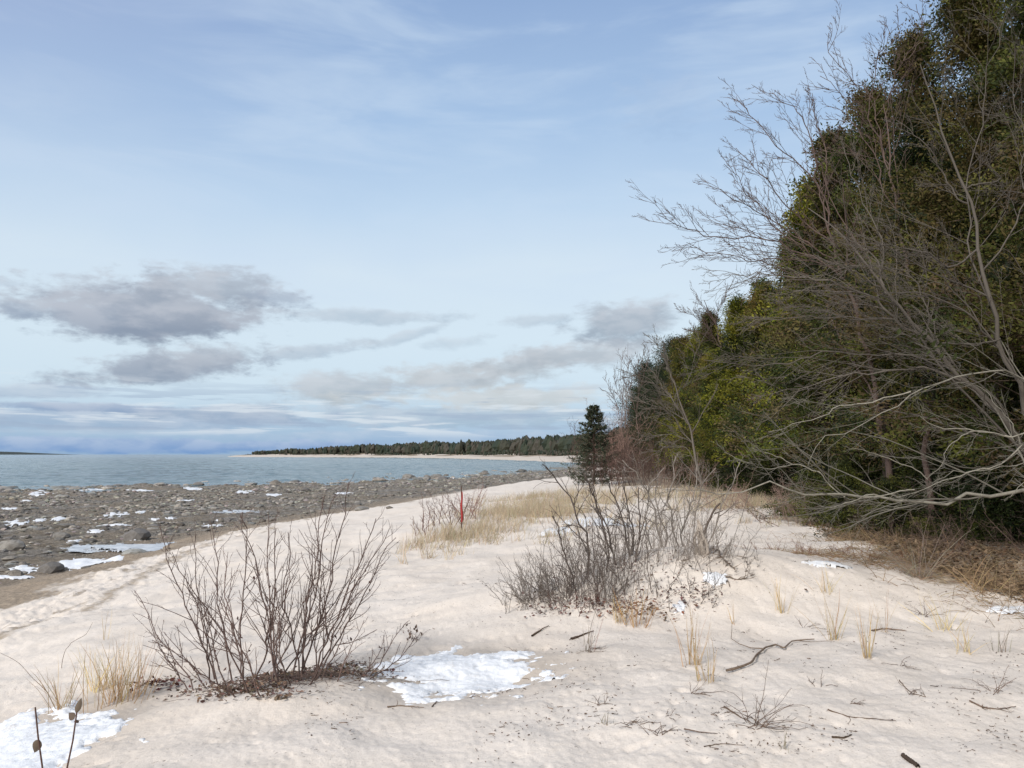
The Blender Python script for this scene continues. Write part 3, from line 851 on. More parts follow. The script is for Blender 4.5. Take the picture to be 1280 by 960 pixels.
    for k in range(6):
        dx = rng.uniform(-.05, .05); top = rng.uniform(.28, .48)
        P = resample([b + [dx * 1.4, rng.uniform(-.05, .05), -.05], b + [dx, 0, top * .6], b + [dx * .7 - .02, 0, top]], 8, .3)[None]
        g.add(*tubes(P, (np.linspace(.038, .014, 8) * rng.uniform(.6, 1))[None], 6), (1.7, 1.65, 1.6))
    g.build('trunk', GREYBARK, s, b)
    g = Geo(); P = resample([at(879, 694, 9.9), at(882, 660, 9.9), at(890, 645, 9.9), at(900, 629, 9.95)], 10, .15)[None]
    g.add(*tubes(P, np.linspace(.022, .012, 10)[None], 6), (.35, .3, .28))
    P = resample([at(893, 642, 9.9), at(899, 640, 9.9), at(904, 638, 9.9)], 5)[None]; g.add(*tubes(P, np.linspace(.01, .006, 5)[None], 5), (.35, .3, .28))
    g.build('branch', GREYBARK, s, b)
    # fallen dead branches lying right of the mound
    for k, (pts, lab) in enumerate((([(850, 702), (880, 699), (905, 694), (935, 700)], 'thin fallen branch lying behind the central mound top'),
                     ([(893, 690), (900, 702), (915, 712), (935, 716)], 'curved dark fallen branch right of the central thicket'),
                     ([(905, 722), (925, 728), (943, 720)], 'forked dead branch on the sand at the right foot of the central mound'),
                     ([(892, 686), (897, 700), (900, 716), (912, 735)], 'pale crooked dead branch leaning down the right side of the mound'))):
        q = np.array([ground_at(a, b_) for a, b_ in pts]); q[:, 2] += .02
        P = resample(q, 12, .3)[None]; R = np.linspace(.011, .004, 12)[None]
        g = Geo(); g.add(*tubes(P, R, 5), (1, 1, 1) if k != 1 else (.5, .45, .4)); P1, R1 = spawn(P, R, 9, .2, .95, 45, .4, 6, (0, 0, .3), .25, .6); g.add(*tubes(P1, R1, 3), (.8, .75, .7))
        o = g.build('fallen_branch', WOOD); tag(o, lab, 'fallen branch', 'dead branches lying on the sand')

def generic_shrub(px, py, label, n, hpx, sx, sy, Tn, mat=STEM, r0=.005, up=.2, spread=.35, lean=0., m1=7, name='leafless_shrub', group='leafless shrubs on the dune', Y=None, k3=0):
    b = ground_at(px, py) if Y is None else np.array([(px - 640) / F * Y, Y, float(H((px - 640) / F * Y, Y))])
    s = thing(name, label, 'shrub', b, group)
    L = hpx * b[1] / F * rng.uniform(.6, 1.1, n)
    B = b + rng.normal(0, 1, (n, 3)) * [sx, sy, 0]; B[:, 2] = H(B[:, 0], B[:, 1]) - .03
    D = norm(np.stack([rng.normal(lean, spread, n), rng.normal(0, spread, n), np.ones(n)], 1))
    P = np.zeros((n, 10, 3)); P[:, 0] = B
    for k in range(1, 10):
        D = norm(D + rng.normal(0, .1, D.shape) + [0, 0, .04]); P[:, k] = P[:, k - 1] + D * (L / 9)[:, None]
    R = r0 * np.linspace(1, .4, 10)[None] * rng.uniform(.7, 1.2, (n, 1))
    rm = r0 * .3
    if n <= 13:
        for k in range(n):
            g = Geo(); Pk, Rk = P[k:k+1], R[k:k+1]; g.add(*tubes(Pk, Rk, 4), Tn)
            P1, R1 = spawn(Pk, Rk, m1, .15, .97, 38, .45, 6, (0, 0, up), .18, .65, .5, .6, rm); g.add(*tubes(P1, R1, 3), Tn)
            P2, R2 = spawn(P1, R1, 4, .15, .95, 40, .5, 4, (0, 0, up * .6), .2, .7, .6, .5, rm); g.add(*tubes(P2, R2, 3), Tn)
            g.build('stem', mat, s, b)
        return s
    g = Geo(); g.add(*tubes(P, R, 4), Tn); g.build('stems', mat, s, b)['kind'] = 'stuff'
    P1, R1 = spawn(P, R, m1, .15, .97, 38, .45, 6, (0, 0, up), .18, .65, .5, .6, rm); g = Geo(); g.add(*tubes(P1, R1, 3), Tn)
    P2, R2 = spawn(P1, R1, 4, .15, .95, 40, .5, 4, (0, 0, up * .6), .2, .7, .6, .5, rm); g.add(*tubes(P2, R2, 3), Tn)
    if k3:
        P3, R3 = spawn(P2, R2, k3, .15, .95, 40, .6, 4, (0, 0, up * .6), .2, .8, .6, .5, rm); g.add(*tubes(P3, R3, 3), Tn)
    g.build('twigs', mat, s, b)['kind'] = 'stuff'
    return s

# ------------------------------------------------------------------ evergreen trees
def crown_geo(kind, Ht, zb, Rc, NB, K, NL, leaf, seed, cols):
    r = np.random.default_rng(seed); g = Geo()
    t = r.random(NB) ** (.85 if kind == 'cedar' else .8)
    az = r.uniform(0, 2 * np.pi, NB)
    if kind == 'cedar':
        prof = 1.12 * np.clip(1 - t, 0, 1) ** .95 * (.82 + .25 * np.sin(t * 6 + seed)) + .05
    elif kind == 'pine':
        prof = np.clip(1 - t, 0, 1) ** .5 * (.6 + .5 * sstep(0, .3, t)) + .06
    else:
        prof = (1 - t) ** 1.15 * (.55 + .55 * np.sin(t * 34) ** 2) + .03
    lobes = 1 + .42 * pnoise(az / 6.283 * 5 + seed, t * 7, seed)
    L = Rc * prof * lobes * r.uniform(.55, 1.25, NB)
    z0 = zb + (Ht - zb) * t
    s = (np.arange(K)[None] + r.random((NB, K))) / K * .85 + .17
    if kind == 'spruce': s = s ** .65
    droop, rise = {'cedar': (.28, .32), 'pine': (.0, .25), 'spruce': (.35, .15)}[kind]
    X = L[:, None] * s * np.cos(az)[:, None]; Y = L[:, None] * s * np.sin(az)[:, None]
    Z = z0[:, None] - droop * s * L[:, None] + rise * s ** 3 * L[:, None]
    C = np.stack([X, Y, Z], -1) + r.normal(0, .11 if kind != 'spruce' else .04, (NB, K, 3)) * min(1, Rc / 1.5)
    # twig skeleton
    bp = np.stack([np.stack([L * q * np.cos(az), L * q * np.sin(az), z0 - droop * q * L + rise * q ** 3 * L], -1) for q in np.linspace(0, .97, 6)], 1)
    C = C.reshape(-1, 3); out = norm(np.stack([np.cos(az), np.sin(az), 0 * az], -1)); out = np.repeat(out, K, 0)
    # gaps: whole clumps missing where a noise field is low
    th = np.arctan2(C[:, 1], C[:, 0])
    gap = pnoise(th * 1.6 + seed, C[:, 2] * 1.3, seed + 3) + .5 * pnoise(th * 4, C[:, 2] * 3, seed + 4)
    keep = gap > (-.30 if kind == 'cedar' else -.42)
    C, out = C[keep], out[keep]
    n = len(C)
    tone = sstep(-.6, .6, pnoise(C[:, 0] * .9 + seed, C[:, 2] * .8 + C[:, 1] * .7, seed + 8) + r.normal(0, .38, n))
    ci = np.clip(tone * (len(cols) - 1), 0, len(cols) - 1.001); i0 = ci.astype(int); fr = (ci - i0)[:, None]
    cols = np.array(cols); col = cols[i0] * (1 - fr) + cols[i0 + 1] * fr
    cd = norm(out * .8 + r.normal(0, .5, (n, 3)) + [0, 0, {'cedar': .15, 'pine': .5, 'spruce': -.05}[kind]])
    S = np.repeat(C, NL, 0) + r.normal(0, 1, (n * NL, 3)) * ((.13, .13, .10) if kind == 'cedar' and Ht > 2 else (leaf * 1.2,) * 3)
    D = norm(np.repeat(cd, NL, 0) + r.normal(0, .5 if kind == 'cedar' else .75, (n * NL, 3)))
    nr = norm(np.repeat(r.normal(size=(n, 3)), NL, 0) + r.normal(0, .4 if kind == 'cedar' else 2, (n * NL, 3)))
    LL = leaf * r.uniform(.6, 1.4, n * NL)
    wd = {'cedar': .42, 'pine': .18, 'spruce': .42}[kind]
    V, Fq = kites(S, D, LL, LL * wd * r.uniform(.7, 1.3, n * NL), nr, .1)
    cc = np.repeat(col, NL, 0) * r.uniform(.65, 1.35, (n * NL, 1)); cc = np.repeat(cc, 4, 0)
    g.add(V, Fq, cc)
    return g, bp, L

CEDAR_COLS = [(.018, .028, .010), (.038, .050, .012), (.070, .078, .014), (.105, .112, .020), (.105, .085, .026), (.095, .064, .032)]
PINE_COLS = [(.012, .022, .012), (.022, .036, .016), (.035, .05, .02), (.05, .05, .02)]
SPRUCE_COLS = [(.016, .024, .016), (.03, .042, .022), (.045, .05, .03), (.06, .045, .03)]

def make_tree(kind, Ht, zb, Rc, NB, K, NL, leaf, seed, cols, name, label, group, tr=.12, deadz=None):
    t = thing(name, label, 'tree', (0, 0, 0), group)
    g, bp, L = crown_geo(kind, Ht, zb, Rc, NB, K, NL, leaf, seed, cols)
    g.build('crown', FOLIAGE, t, smooth=False)
    g = Geo(); n = 12
    zz = np.linspace(-.25, Ht * .97, n)
    P = np.stack([.12 * pnoise(zz * .3 + seed, 0 * zz, seed) * zz / 3, .12 * pnoise(zz * .3, 0 * zz + 5, seed) * zz / 3, zz], -1)[None]
    R = (tr * (1 - zz / Ht) ** .8 + .012)[None]; R[0, 0] *= 1.35
    g.add(*tubes(P, R, 9), (.5, .5, .48))
    g.build('trunk', BARK, t)
    g = Geo(); g.add(*tubes(bp, (np.linspace(1, .25, 6)[None] * (.008 + .008 * L / max(L.max(), .1))[:, None]), 3), (.6, .55, .5))
    # dead lower limbs under the live crown
    nd = 26
    az = rng.uniform(0, 6.28, nd); z0 = rng.uniform(.35, zb + .9, nd); ld = rng.uniform(.5, Rc * .8, nd)
    q = np.linspace(0, 1, 6)
    P = np.stack([ld[:, None] * q * np.cos(az)[:, None], ld[:, None] * q * np.sin(az)[:, None], z0[:, None] - .35 * ld[:, None] * q + .3 * ld[:, None] * q ** 2], -1)
    P = P + rng.normal(0, .03, P.shape) * q[None, :, None]; R = np.repeat(np.linspace(.012, .003, 6)[None], nd, 0)
    g.add(*tubes(P, R, 3), (.6, .58, .55)); P1, R1 = spawn(P, R, 5, .25, .95, 50, .45, 5, (0, 0, -.1), .25, .6, .5, .5, .002); g.add(*tubes(P1, R1, 3), (.6, .58, .55))
    g.build('limbs', BARK, t)
    return t

def build_forest():
    LOC = [CEDAR_COLS, [(.024, .035, .008), (.065, .078, .010), (.17, .19, .015), (.20, .185, .022)], [(.022, .03, .008), (.07, .078, .012), (.165, .17, .018), (.16, .115, .028)]]
    hi = [make_tree('cedar', h, 1.35, rc, 190, 8, 80, .062, 200 + k, CEDAR_COLS[a:b], 'cedar_tree', '', 'cedars of the forest edge', .10)
          for k, (h, rc, a, b) in enumerate(((9.6, 2.4, 0, 5), (9.0, 2.2, 0, 6), (8.6, 2.5, 1, 6)))]
    lo = [make_tree('cedar', h, 1.25, rc, 190, 8, 42, .080, 220 + k, LOC[k], 'cedar_tree', '', 'cedars of the forest edge', .09)
          for k, (h, rc, a, b) in enumerate(((8.3, 2.3, 0, 6), (7.6, 2.0, 1, 5), (8.0, 2.6, 1, 4)))]
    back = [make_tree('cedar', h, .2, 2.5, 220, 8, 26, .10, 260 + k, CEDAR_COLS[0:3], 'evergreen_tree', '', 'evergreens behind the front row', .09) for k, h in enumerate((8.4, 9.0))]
    pine = [make_tree('pine', h, 1.2, rc, 170, 7, 22, .16, 240 + k, PINE_COLS, 'pine_tree', '', 'dark pines behind the cedars', .14)
            for k, (h, rc) in enumerate(((8.5, 2.2), (7.6, 2.6)))]
    used = set()
    def put(src, loc, rz, sc_, label, group=None):
        if id(src) in used: o = copy_tree(src, loc, rz, sc_)
        else:
            used.add(id(src)); o = src; o.location = tuple(float(c) for c in loc); o.rotation_euler.z = rz; o.scale = (sc_,) * 3 if np.isscalar(sc_) else sc_
        o['label'] = label
        if group: o['group'] = group
    # front row: x, y, mesh, scale
    front = [(8.7, 6.6, 0, 1.0), (8.3, 8.8, 1, 1.0), (8.4, 11.2, 2, 1.12), (8.6, 13.6, 0, 1.12), (8.7, 15.9, 1, 1.16), (8.9, 18.3, 2, 1.2), (9.0, 20.8, 3, 1.24),
             (9.3, 23.4, 4, 1.3), (9.7, 26.0, 3, 1.07), (9.6, 28.6, 5, .95), (9.1, 30.6, 4, 1.0), (8.6, 32.6, 5, .72), (9.2, 35.5, 3, .95), (9.4, 38.5, 4, 1.02), (9.6, 42, 5, .98), (10.0, 46, 3, 1.0)]
    names = ['first', 'second', 'third', 'fourth', 'fifth', 'sixth', 'seventh', 'eighth', 'ninth', 'tenth', 'eleventh', 'twelfth', 'thirteenth', 'fourteenth', 'fifteenth', 'sixteenth']
    desc = {0: 'tall dark green and rusty', 1: 'tall olive and rust brown', 2: 'broad olive green', 3: 'mid height rusty green', 4: 'mid height yellow green', 5: 'wide bright olive green'}
    for i, (x, y, k, s) in enumerate(front):
        src = (hi + lo)[k]
        put(src, (x, y, H(x, y)), rng.uniform(0, 6.28), s, '%s cedar, %s from the right in the front forest row' % (desc[k], names[i]), 'cedars of the forest edge')
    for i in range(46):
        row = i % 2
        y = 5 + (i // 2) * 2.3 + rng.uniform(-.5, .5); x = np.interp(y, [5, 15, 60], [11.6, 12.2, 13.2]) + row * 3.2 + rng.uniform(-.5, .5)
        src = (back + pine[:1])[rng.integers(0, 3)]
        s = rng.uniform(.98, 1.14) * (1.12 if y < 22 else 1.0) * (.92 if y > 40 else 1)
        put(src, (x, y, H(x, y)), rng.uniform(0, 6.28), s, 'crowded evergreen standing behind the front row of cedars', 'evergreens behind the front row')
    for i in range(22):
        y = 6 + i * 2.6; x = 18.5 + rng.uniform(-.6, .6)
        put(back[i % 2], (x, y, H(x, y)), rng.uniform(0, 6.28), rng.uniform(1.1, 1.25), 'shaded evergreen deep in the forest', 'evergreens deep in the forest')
    for i in range(64):
        y = 49 + 100 * (i / 64) ** 1.15; row = i % 3
        x = forest_x(y) + 2.2 + row * 2.6 + rng.uniform(-.8, .8)
        put(pine[i % 2], (x, y, H(x, y)), rng.uniform(0, 6.28), rng.uniform(.85, 1.15), 'dark pine in the far line of the forest running toward the cove', 'dark pines along the far forest edge')
    for i in range(36):
        y = 155 + i * 5; x = forest_x(y) + 3 + rng.uniform(0, 9)
        put(pine[i % 2], (x, y, H(x, y)), rng.uniform(0, 6.28), rng.uniform(1.0, 1.3), 'dark pine in the far line of the forest running toward the cove', 'dark pines along the far forest edge')
    for k, (px_, y) in enumerate([(764, 66), (775, 74), (786, 64), (770, 88), (796, 70), (758, 98)]):
        x = (px_ - 640) / F * y; put(pine[k % 2], (x, y, H(x, y)), rng.uniform(0, 6), rng.uniform(.36, .5), 'small dark pine in the gap between the lone spruce and the forest', 'small pines behind the spruce')
    # isolated spruce
    x, y = (742 - 640) / F * 42, 42
    s = thing('spruce_tree', 'lone dark spruce standing free where the forest meets the water view', 'tree', (x, y, float(H(x, y)) - .05))
    hs = 4.5; r = np.random.default_rng(5); zz = []; aa = []
    z_ = .25
    while z_ < hs - .25:
        m_ = r.integers(6, 10); a0 = r.uniform(0, 6.28)
        zz += list(z_ + r.normal(0, .05, m_)); aa += list(a0 + np.arange(m_) * 6.283 / m_ + r.normal(0, .25, m_)); z_ += .17 + .13 * (1 - z_ / hs)
    zz = np.array(zz); aa = np.array(aa); nb = len(zz)
    Lb = (1.75 * (1 - zz / hs) ** .95 + .10) * r.uniform(.6, 1.2, nb)
    q = np.linspace(0, 1, 8)[None]
    bp = np.stack([Lb[:, None] * q * np.cos(aa)[:, None], Lb[:, None] * q * np.sin(aa)[:, None], zz[:, None] - .22 * Lb[:, None] * q + .34 * Lb[:, None] * q ** 2.4], -1)
    g = Geo(); g.add(*tubes(bp, np.repeat(np.linspace(.014, .004, 8)[None], nb, 0), 4), (.6, .5, .45)); g.build('limbs', BARK, s)
    sp1, _ = spawn(bp, np.full((nb, 8), .01), 9, .1, 1, 42, .34, 4, (0, 0, -.1), .1, .6, .6, .3, .004, flat=(1, 1, .25))
    allp = np.concatenate([sp1.reshape(-1, 3), bp[:, 2:].reshape(-1, 3)]); dr = np.concatenate([np.repeat(norm(sp1[:, -1] - sp1[:, 0]), 4, 0), np.repeat(norm(bp[:, -1] - bp[:, 0]), 6, 0)])
    n = 4; S_ = np.repeat(allp, n, 0) + r.normal(0, .018, (len(allp) * n, 3)); D = norm(np.repeat(dr, n, 0) + r.normal(0, .55, S_.shape)); LL = r.uniform(.07, .14, len(S_))
    V, Fq = kites(S_, D, LL, LL * .32, r.normal(size=S_.shape)); sc_ = 1.5 * np.array(SPRUCE_COLS)[r.integers(0, 4, len(S_))]
    g = Geo(); g.add(V, Fq, np.repeat(sc_, 4, 0)); g.build('crown', FOLIAGE, s, smooth=False)
    g = Geo(); g.add(*tubes(np.array([[[0, 0, -.2], [0, 0, hs * .5], [.02, 0, hs]]]), np.array([[.08, .045, .008]]), 7), (.6, .5, .45)); g.build('trunk', BARK, s)
    # dark evergreens added so the gap under the forest edge reads as shade
    yb = make_tree('cedar', 2.3, .05, 1.2, 90, 7, 44, .06, 330, CEDAR_COLS[0:3], 'shade_fill_evergreen', '', 'young evergreens added to darken the forest edge', .03)
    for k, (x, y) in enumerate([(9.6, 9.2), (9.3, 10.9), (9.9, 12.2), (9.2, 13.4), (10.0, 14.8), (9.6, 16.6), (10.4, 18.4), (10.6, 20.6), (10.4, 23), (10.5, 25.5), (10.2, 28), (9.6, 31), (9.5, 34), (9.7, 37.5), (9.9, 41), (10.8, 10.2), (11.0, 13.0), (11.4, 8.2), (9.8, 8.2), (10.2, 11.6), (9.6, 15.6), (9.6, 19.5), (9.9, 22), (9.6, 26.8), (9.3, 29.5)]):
        x -= .75; put(yb, (x, y, H(x, y) - .05), rng.uniform(0, 6), rng.uniform(.85, 1.2), 'young dark evergreen added to darken the gap between the cedar trunks')
    # low cedar boughs at the foot of the forest
    for (px, Y, h, lab, kk) in ((1050, 16.0, 1.15, 'low green cedar sapling hugging the ground under the birch limb', 3), (1110, 14.5, .95, 'small grey green cedar sapling right of the low green one', 4), (1010, 18.5, .9, 'stunted cedar sapling at the left end of the low saplings', 5)):
        t = make_tree('cedar', h, .05, 1.15, 90, 6, 40, .045, 310 + kk, CEDAR_COLS[0:4], 'cedar_sapling', lab, 'low cedar saplings', .03)
        x = (px - 640) / F * Y; t.location = (x, Y, float(H(x, Y)))

# ------------------------------------------------------------------ leafless trees at the right
def limb_tree(name, label, base, trunk, limbs, Y, mat, Tn0, r_trunk, twig=(9, 6, 4), bias=(-.25, -.05, .1), sides=7, m_scale=1.0, rmin=.0035, group='leafless trees at the forest edge'):
    """trunk and limbs: photo polylines [(px,py,dY),...]; every limb carries its own twigs"""
    Tn = Tn0
    def to(pts, dy=0): return np.array([at(p[0], p[1], Y + (p[2] if len(p) > 2 else 0)) for p in pts])
    q = to(trunk)
    bx, by = q[0, 0], q[0, 1]; bz = float(H(bx, by))
    if base: q = np.concatenate([[[bx + base[0], by + base[1], float(H(bx + base[0], by + base[1])) - .2]], q])
    o = np.array([q[0, 0], q[0, 1], q[0, 2] + .2])
    t = thing(name, label, 'tree', o, group)
    P = resample(q, 24, .12)[None]; R = np.linspace(r_trunk * .8, r_trunk * .1, 24)[None]
    g = Geo(); g.add(*tubes(P, R, 10), Tn); g.build('trunk', mat, t, o)
    g = Geo()
    def twigs(g, P, R, tw):
        Tn = np.asarray(Tn0) * (.6 if name == 'birch_tree' else 1)
        P1, R1 = spawn(P, R, tw[0], .12, .98, 33, .44, 9, bias, .08, .55, .4, .55, rmin * 1.5); g.add(*tubes(P1, R1, 4), Tn)
        P2, R2 = spawn(P1, R1, tw[1], .15, .97, 34, .46, 7, (bias[0] * .7, bias[1], bias[2]), .09, .6, .45, .5, rmin * 1.1); g.add(*tubes(P2, R2, 3), Tn)
        if tw[2]:
            P3, R3 = spawn(P2, R2, tw[2], .2, .97, 34, .5, 5, (bias[0] * .5, 0, bias[2]), .11, .7, .6, .4, rmin); g.add(*tubes(P3, R3, 3), Tn)
    twigs(g, P, R, (5, twig[1], twig[2])); g.build('twigs', mat, t, o)['kind'] = 'stuff'
    known = [P[0]]
    for pts, r0 in limbs:
        q = to(pts); kp = np.concatenate(known); dd = np.linalg.norm(kp - q[0], axis=1)
        if base is None or dd.min() < 1.6: q[0] = kp[np.argmin(dd)]
        P = resample(q, 18, .22)[None]; known.append(P[0]); R = np.linspace(r0 * .6, max(r0 * .12, rmin * 1.3), 18)[None]
        g = Geo(); g.add(*tubes(P, R, sides), Tn)
        L = np.linalg.norm(q[-1] - q[0])
        twigs(g, P, R, (max(5, int(twig[0] * m_scale * 1.25 * (0.5 + L / 3))), twig[1], twig[2]))
        g.build('limb', mat, t, o)
    return t

def build_bare_trees():
    g1 = np.array([.68, .66, .66])
    limb_tree('bare_tree', 'leafless tree whose fine limbs spread against the open sky', (0.1, .2),
              [(1118, 620), (1100, 480), (1070, 380), (1040, 300), (1028, 215)],
              [([(1060, 355), (1025, 315), (987, 300), (942, 285), (880, 278), (822, 268, -.5)], .035), ([(1055, 340), (1020, 320), (960, 322), (905, 322), (858, 303)], .025),
               ([(1045, 320), (1010, 305), (980, 290), (942, 262), (890, 236, -.5)], .03), ([(1040, 290), (1020, 230), (987, 195), (950, 165), (925, 128)], .03),
               ([(1035, 260), (1030, 217), (1021, 180), (1008, 150), (965, 116, .5)], .03), ([(1030, 230), (1030, 190), (1022, 150), (1015, 116)], .025),
               ([(1045, 310), (1000, 262), (960, 225), (920, 185, .6)], .028), ([(1050, 330), (990, 305), (940, 250), (905, 205, -.4)], .022),
               ([(1060, 380), (1000, 345), (950, 330), (915, 310)], .02)], 16.5, STEM, g1 * 1.3, .10, (7, 5, 4), (-.3, 0, .18), m_scale=1.0, rmin=.0042)
    limb_tree('bare_tree', 'slender leafless tree reaching highest beside the tall cedar tops', (0.2, .2),
              [(1160, 600), (1150, 450), (1130, 320), (1112, 200), (1104, 130)],
              [([(1125, 230), (1104, 124), (1077, 105), (1047, 75), (1036, 41)], .022), ([(1112, 215), (1085, 139), (1096, 101), (1111, 45), (1130, 28)], .02),
               ([(1120, 260), (1085, 190), (1060, 150), (1025, 95)], .022), ([(1100, 150), (1120, 100), (1160, 40), (1145, 5)], .016), ([(1150, 80), (1180, 20), (1195, -10)], .014)], 15.2, STEM, g1 * 1.25, .08, (7, 5, 3), (-.2, 0, .25), rmin=.004)
    g2 = np.array([.95, .92, .88])
    limb_tree('bare_tree', 'grey leaning leafless tree with a dense tangle of twigs before the cedars', (.5, .3),
              [(1300, 570), (1265, 536), (1214, 483), (1168, 426), (1143, 403), (1105, 350), (1060, 300), (1010, 260)],
              [([(1150, 415), (1100, 370), (1040, 345), (970, 335), (905, 345)], .028), ([(1200, 470), (1141, 454), (1086, 465), (1020, 480), (960, 500)], .022),
               ([(1180, 440), (1143, 438), (1040, 437), (940, 445), (880, 450)], .02), ([(1148, 338), (1103, 325), (1070, 300), (1040, 290)], .025),
               ([(1120, 370), (1090, 350), (1040, 330), (1000, 300)], .02), ([(1160, 420), (1110, 400), (1060, 395), (990, 400), (930, 395)], .02),
               ([(1230, 500), (1180, 400), (1150, 330), (1130, 270)], .02), ([(1100, 345), (1090, 270), (1060, 210), (1050, 170)], .016),
               ([(1250, 520), (1190, 460), (1120, 430), (1040, 400), (1000, 380)], .018), ([(1170, 430), (1130, 350), (1060, 330), (1010, 350)], .016)], 10.2, GREYBARK, g2 * .46, .06, (8, 6, 4), (-.3, -.05, .05), m_scale=1.0, rmin=.0026)
    limb_tree('bare_tree', 'grey bare tree rising at the right edge in front of the tall cedars', (.4, .3),
              [(1320, 560), (1272, 483), (1246, 455), (1228, 330), (1222, 265), (1200, 215), (1180, 150), (1150, 80)],
              [([(1280, 422), (1246, 424), (1196, 428), (1173, 432), (1110, 420)], .02), ([(1228, 320), (1180, 335), (1120, 310), (1050, 300)], .022),
               ([(1245, 400), (1225, 200), (1245, 130), (1238, 60), (1260, 10)], .02), ([(1222, 262), (1190, 240), (1150, 180), (1120, 150)], .018),
               ([(1240, 430), (1170, 380), (1100, 372), (1020, 372)], .018), ([(1290, 228), (1262, 222), (1250, 215), (1225, 200)], .02), ([(1230, 340), (1270, 260), (1285, 150), (1270, 60)], .018),
               ([(1260, 470), (1200, 360), (1130, 330), (1090, 310)], .016)], 9.2, GREYBARK, g2 * .33, .055, (9, 6, 4), (-.2, 0, .12), rmin=.0026)
    Tn = np.array([.92, .9, .84])
    limb_tree('birch_tree', 'white barked tree at the right edge with a long level limb above the forest floor', (0, 0),
              [(1345, 690), (1340, 600), (1330, 480), (1320, 330)],
              [([(1340, 600, .1), (1290, 604), (1240, 601), (1180, 606), (1140, 602), (1100, 606), (1040, 603), (990, 600), (930, 611), (868, 609)], .040),
               ([(1340, 560), (1280, 545), (1262, 538), (1233, 539), (1200, 538), (1178, 530), (1150, 520)], .022), ([(1262, 538), (1233, 539), (1207, 547), (1187, 570), (1159, 598)], .016),
               ([(1330, 520), (1280, 490), (1219, 490), (1178, 497), (1136, 500), (1104, 518), (1070, 536), (1030, 560), (1010, 580)], .022), ([(1136, 500), (1080, 508), (1040, 512), (960, 540)], .014),
               ([(1330, 530), (1280, 550), (1260, 568), (1219, 584), (1175, 598), (1120, 622)], .018), ([(1340, 560), (1280, 577), (1242, 586), (1200, 592), (1165, 604)], .014),
               ([(1155, 600), (1130, 580), (1110, 570), (1060, 560)], .010), ([(1140, 603), (1110, 615), (1085, 618), (1040, 632), (1000, 625)], .012),
               ([(1281, 580), (1283, 600), (1270, 612), (1262, 622)], .010), ([(1270, 545), (1240, 500), (1225, 480), (1195, 478)], .012), ([(1050, 603), (1020, 590), (980, 575), (940, 560)], .012),
               ([(990, 602), (960, 590), (930, 580), (905, 565)], .009), ([(1100, 606), (1050, 618), (1000, 628), (950, 630)], .010)], 9.0, BIRCH, Tn * .60, .06, (7, 5, 4), (-.25, 0, .05), m_scale=.9, rmin=.0017)
    # mid-distance leafless trees between cedars and the pines
    limb_tree('bare_tree', 'pale grey leafless tree in front of the dark pines left of the bright cedar', (0, 0),
              [(880, 604), (868, 560), (850, 510), (838, 470), (830, 430)],
              [([(868, 560), (840, 520), (810, 505), (785, 500)], .03), ([(860, 530), (830, 490), (805, 470), (780, 466)], .03), ([(850, 510), (820, 470), (800, 445)], .03), ([(845, 480), (830, 440), (810, 420)], .025),
               ([(860, 540), (845, 500), (870, 460), (880, 420)], .025), ([(865, 560), (840, 545), (815, 545), (795, 550)], .025), ([(870, 580), (850, 560), (830, 560), (805, 575)], .02)], 27.5, GREYBARK, g2 * .5, .07, (7, 6, 4), (-.25, 0, .1), rmin=.006)
    limb_tree('bare_tree', 'leafless tree top showing over the cedars below the grey cloud', (0, 0),
              [(930, 600), (918, 500), (905, 430), (890, 400), (880, 375)],
              [([(905, 440), (885, 410), (865, 395), (848, 390)], .03), ([(900, 420), (895, 390), (905, 370), (915, 355)], .03), ([(900, 430), (875, 415), (855, 412)], .03), ([(895, 410), (880, 385), (870, 372)], .025)], 33, STEM, g1 * 1.2, .12, (7, 6, 4), (-.15, 0, .2), rmin=.006)
    for (px, tip, Y, lab) in ((786, 428, 52, 'tallest thin leafless sapling rising over the far pines'), (776, 452, 55, 'second thin leafless sapling, just left of the tallest'), (798, 440, 50, 'thin leafless sapling, just right of the tallest')):
        limb_tree('bare_sapling', lab, (0, 0), [(px + 2, 590), (px, 520), (px - 1, tip)], [([(px, 520), (px - 12, 490), (px - 20, 470)], .02), ([(px, 500), (px + 8, 470), (px + 12, 450)], .02)], Y, STEM, g1 * 1.3, .05, (5, 4, 3), (0, 0, .4), rmin=.009, group='thin saplings near the spruce')
    generic_shrub(775, 600, 'reddish leafless brush beside the lone spruce', 34, 60, .9, .8, (.62, .5, .48), r0=.012, Y=39, k3=3, group='brush along the forest foot')
    generic_shrub(812, 606, 'grey brown leafless brush in front of the dark pines', 34, 62, .9, .8, (.9, .82, .78), r0=.012, Y=35, k3=3, group='brush along the forest foot')
    generic_shrub(764, 560, 'pale leafless brush top behind the lone spruce', 22, 100, .8, .8, (1.8, 1.6, 1.5), r0=.014, Y=47, k3=3, group='brush along the forest foot')
    generic_shrub(772, 600, 'dark tangled brush filling the gap right behind the lone spruce', 40, 70, 1.6, 1.0, (.7, .6, .58), r0=.016, Y=58, k3=3, group='brush along the forest foot')
    generic_shrub(795, 600, 'dark tangled brush at the foot of the nearest dark pines', 40, 70, 1.6, 1.0, (.7, .62, .58), r0=.016, Y=55, k3=3, group='brush along the forest foot')
    generic_shrub(850, 610, 'leafless brush under the bright cedar', 26, 46, .8, .6, (1.7, 1.6, 1.5), r0=.010, Y=29, k3=3, group='brush along the forest foot')
    generic_shrub(925, 622, 'arching grey dead brush under the cedars left of the saplings', 22, 50, .7, .5, (2.0, 1.9, 1.8), r0=.008, Y=20, k3=3, spread=.9, lean=-.6, group='brush along the forest foot')
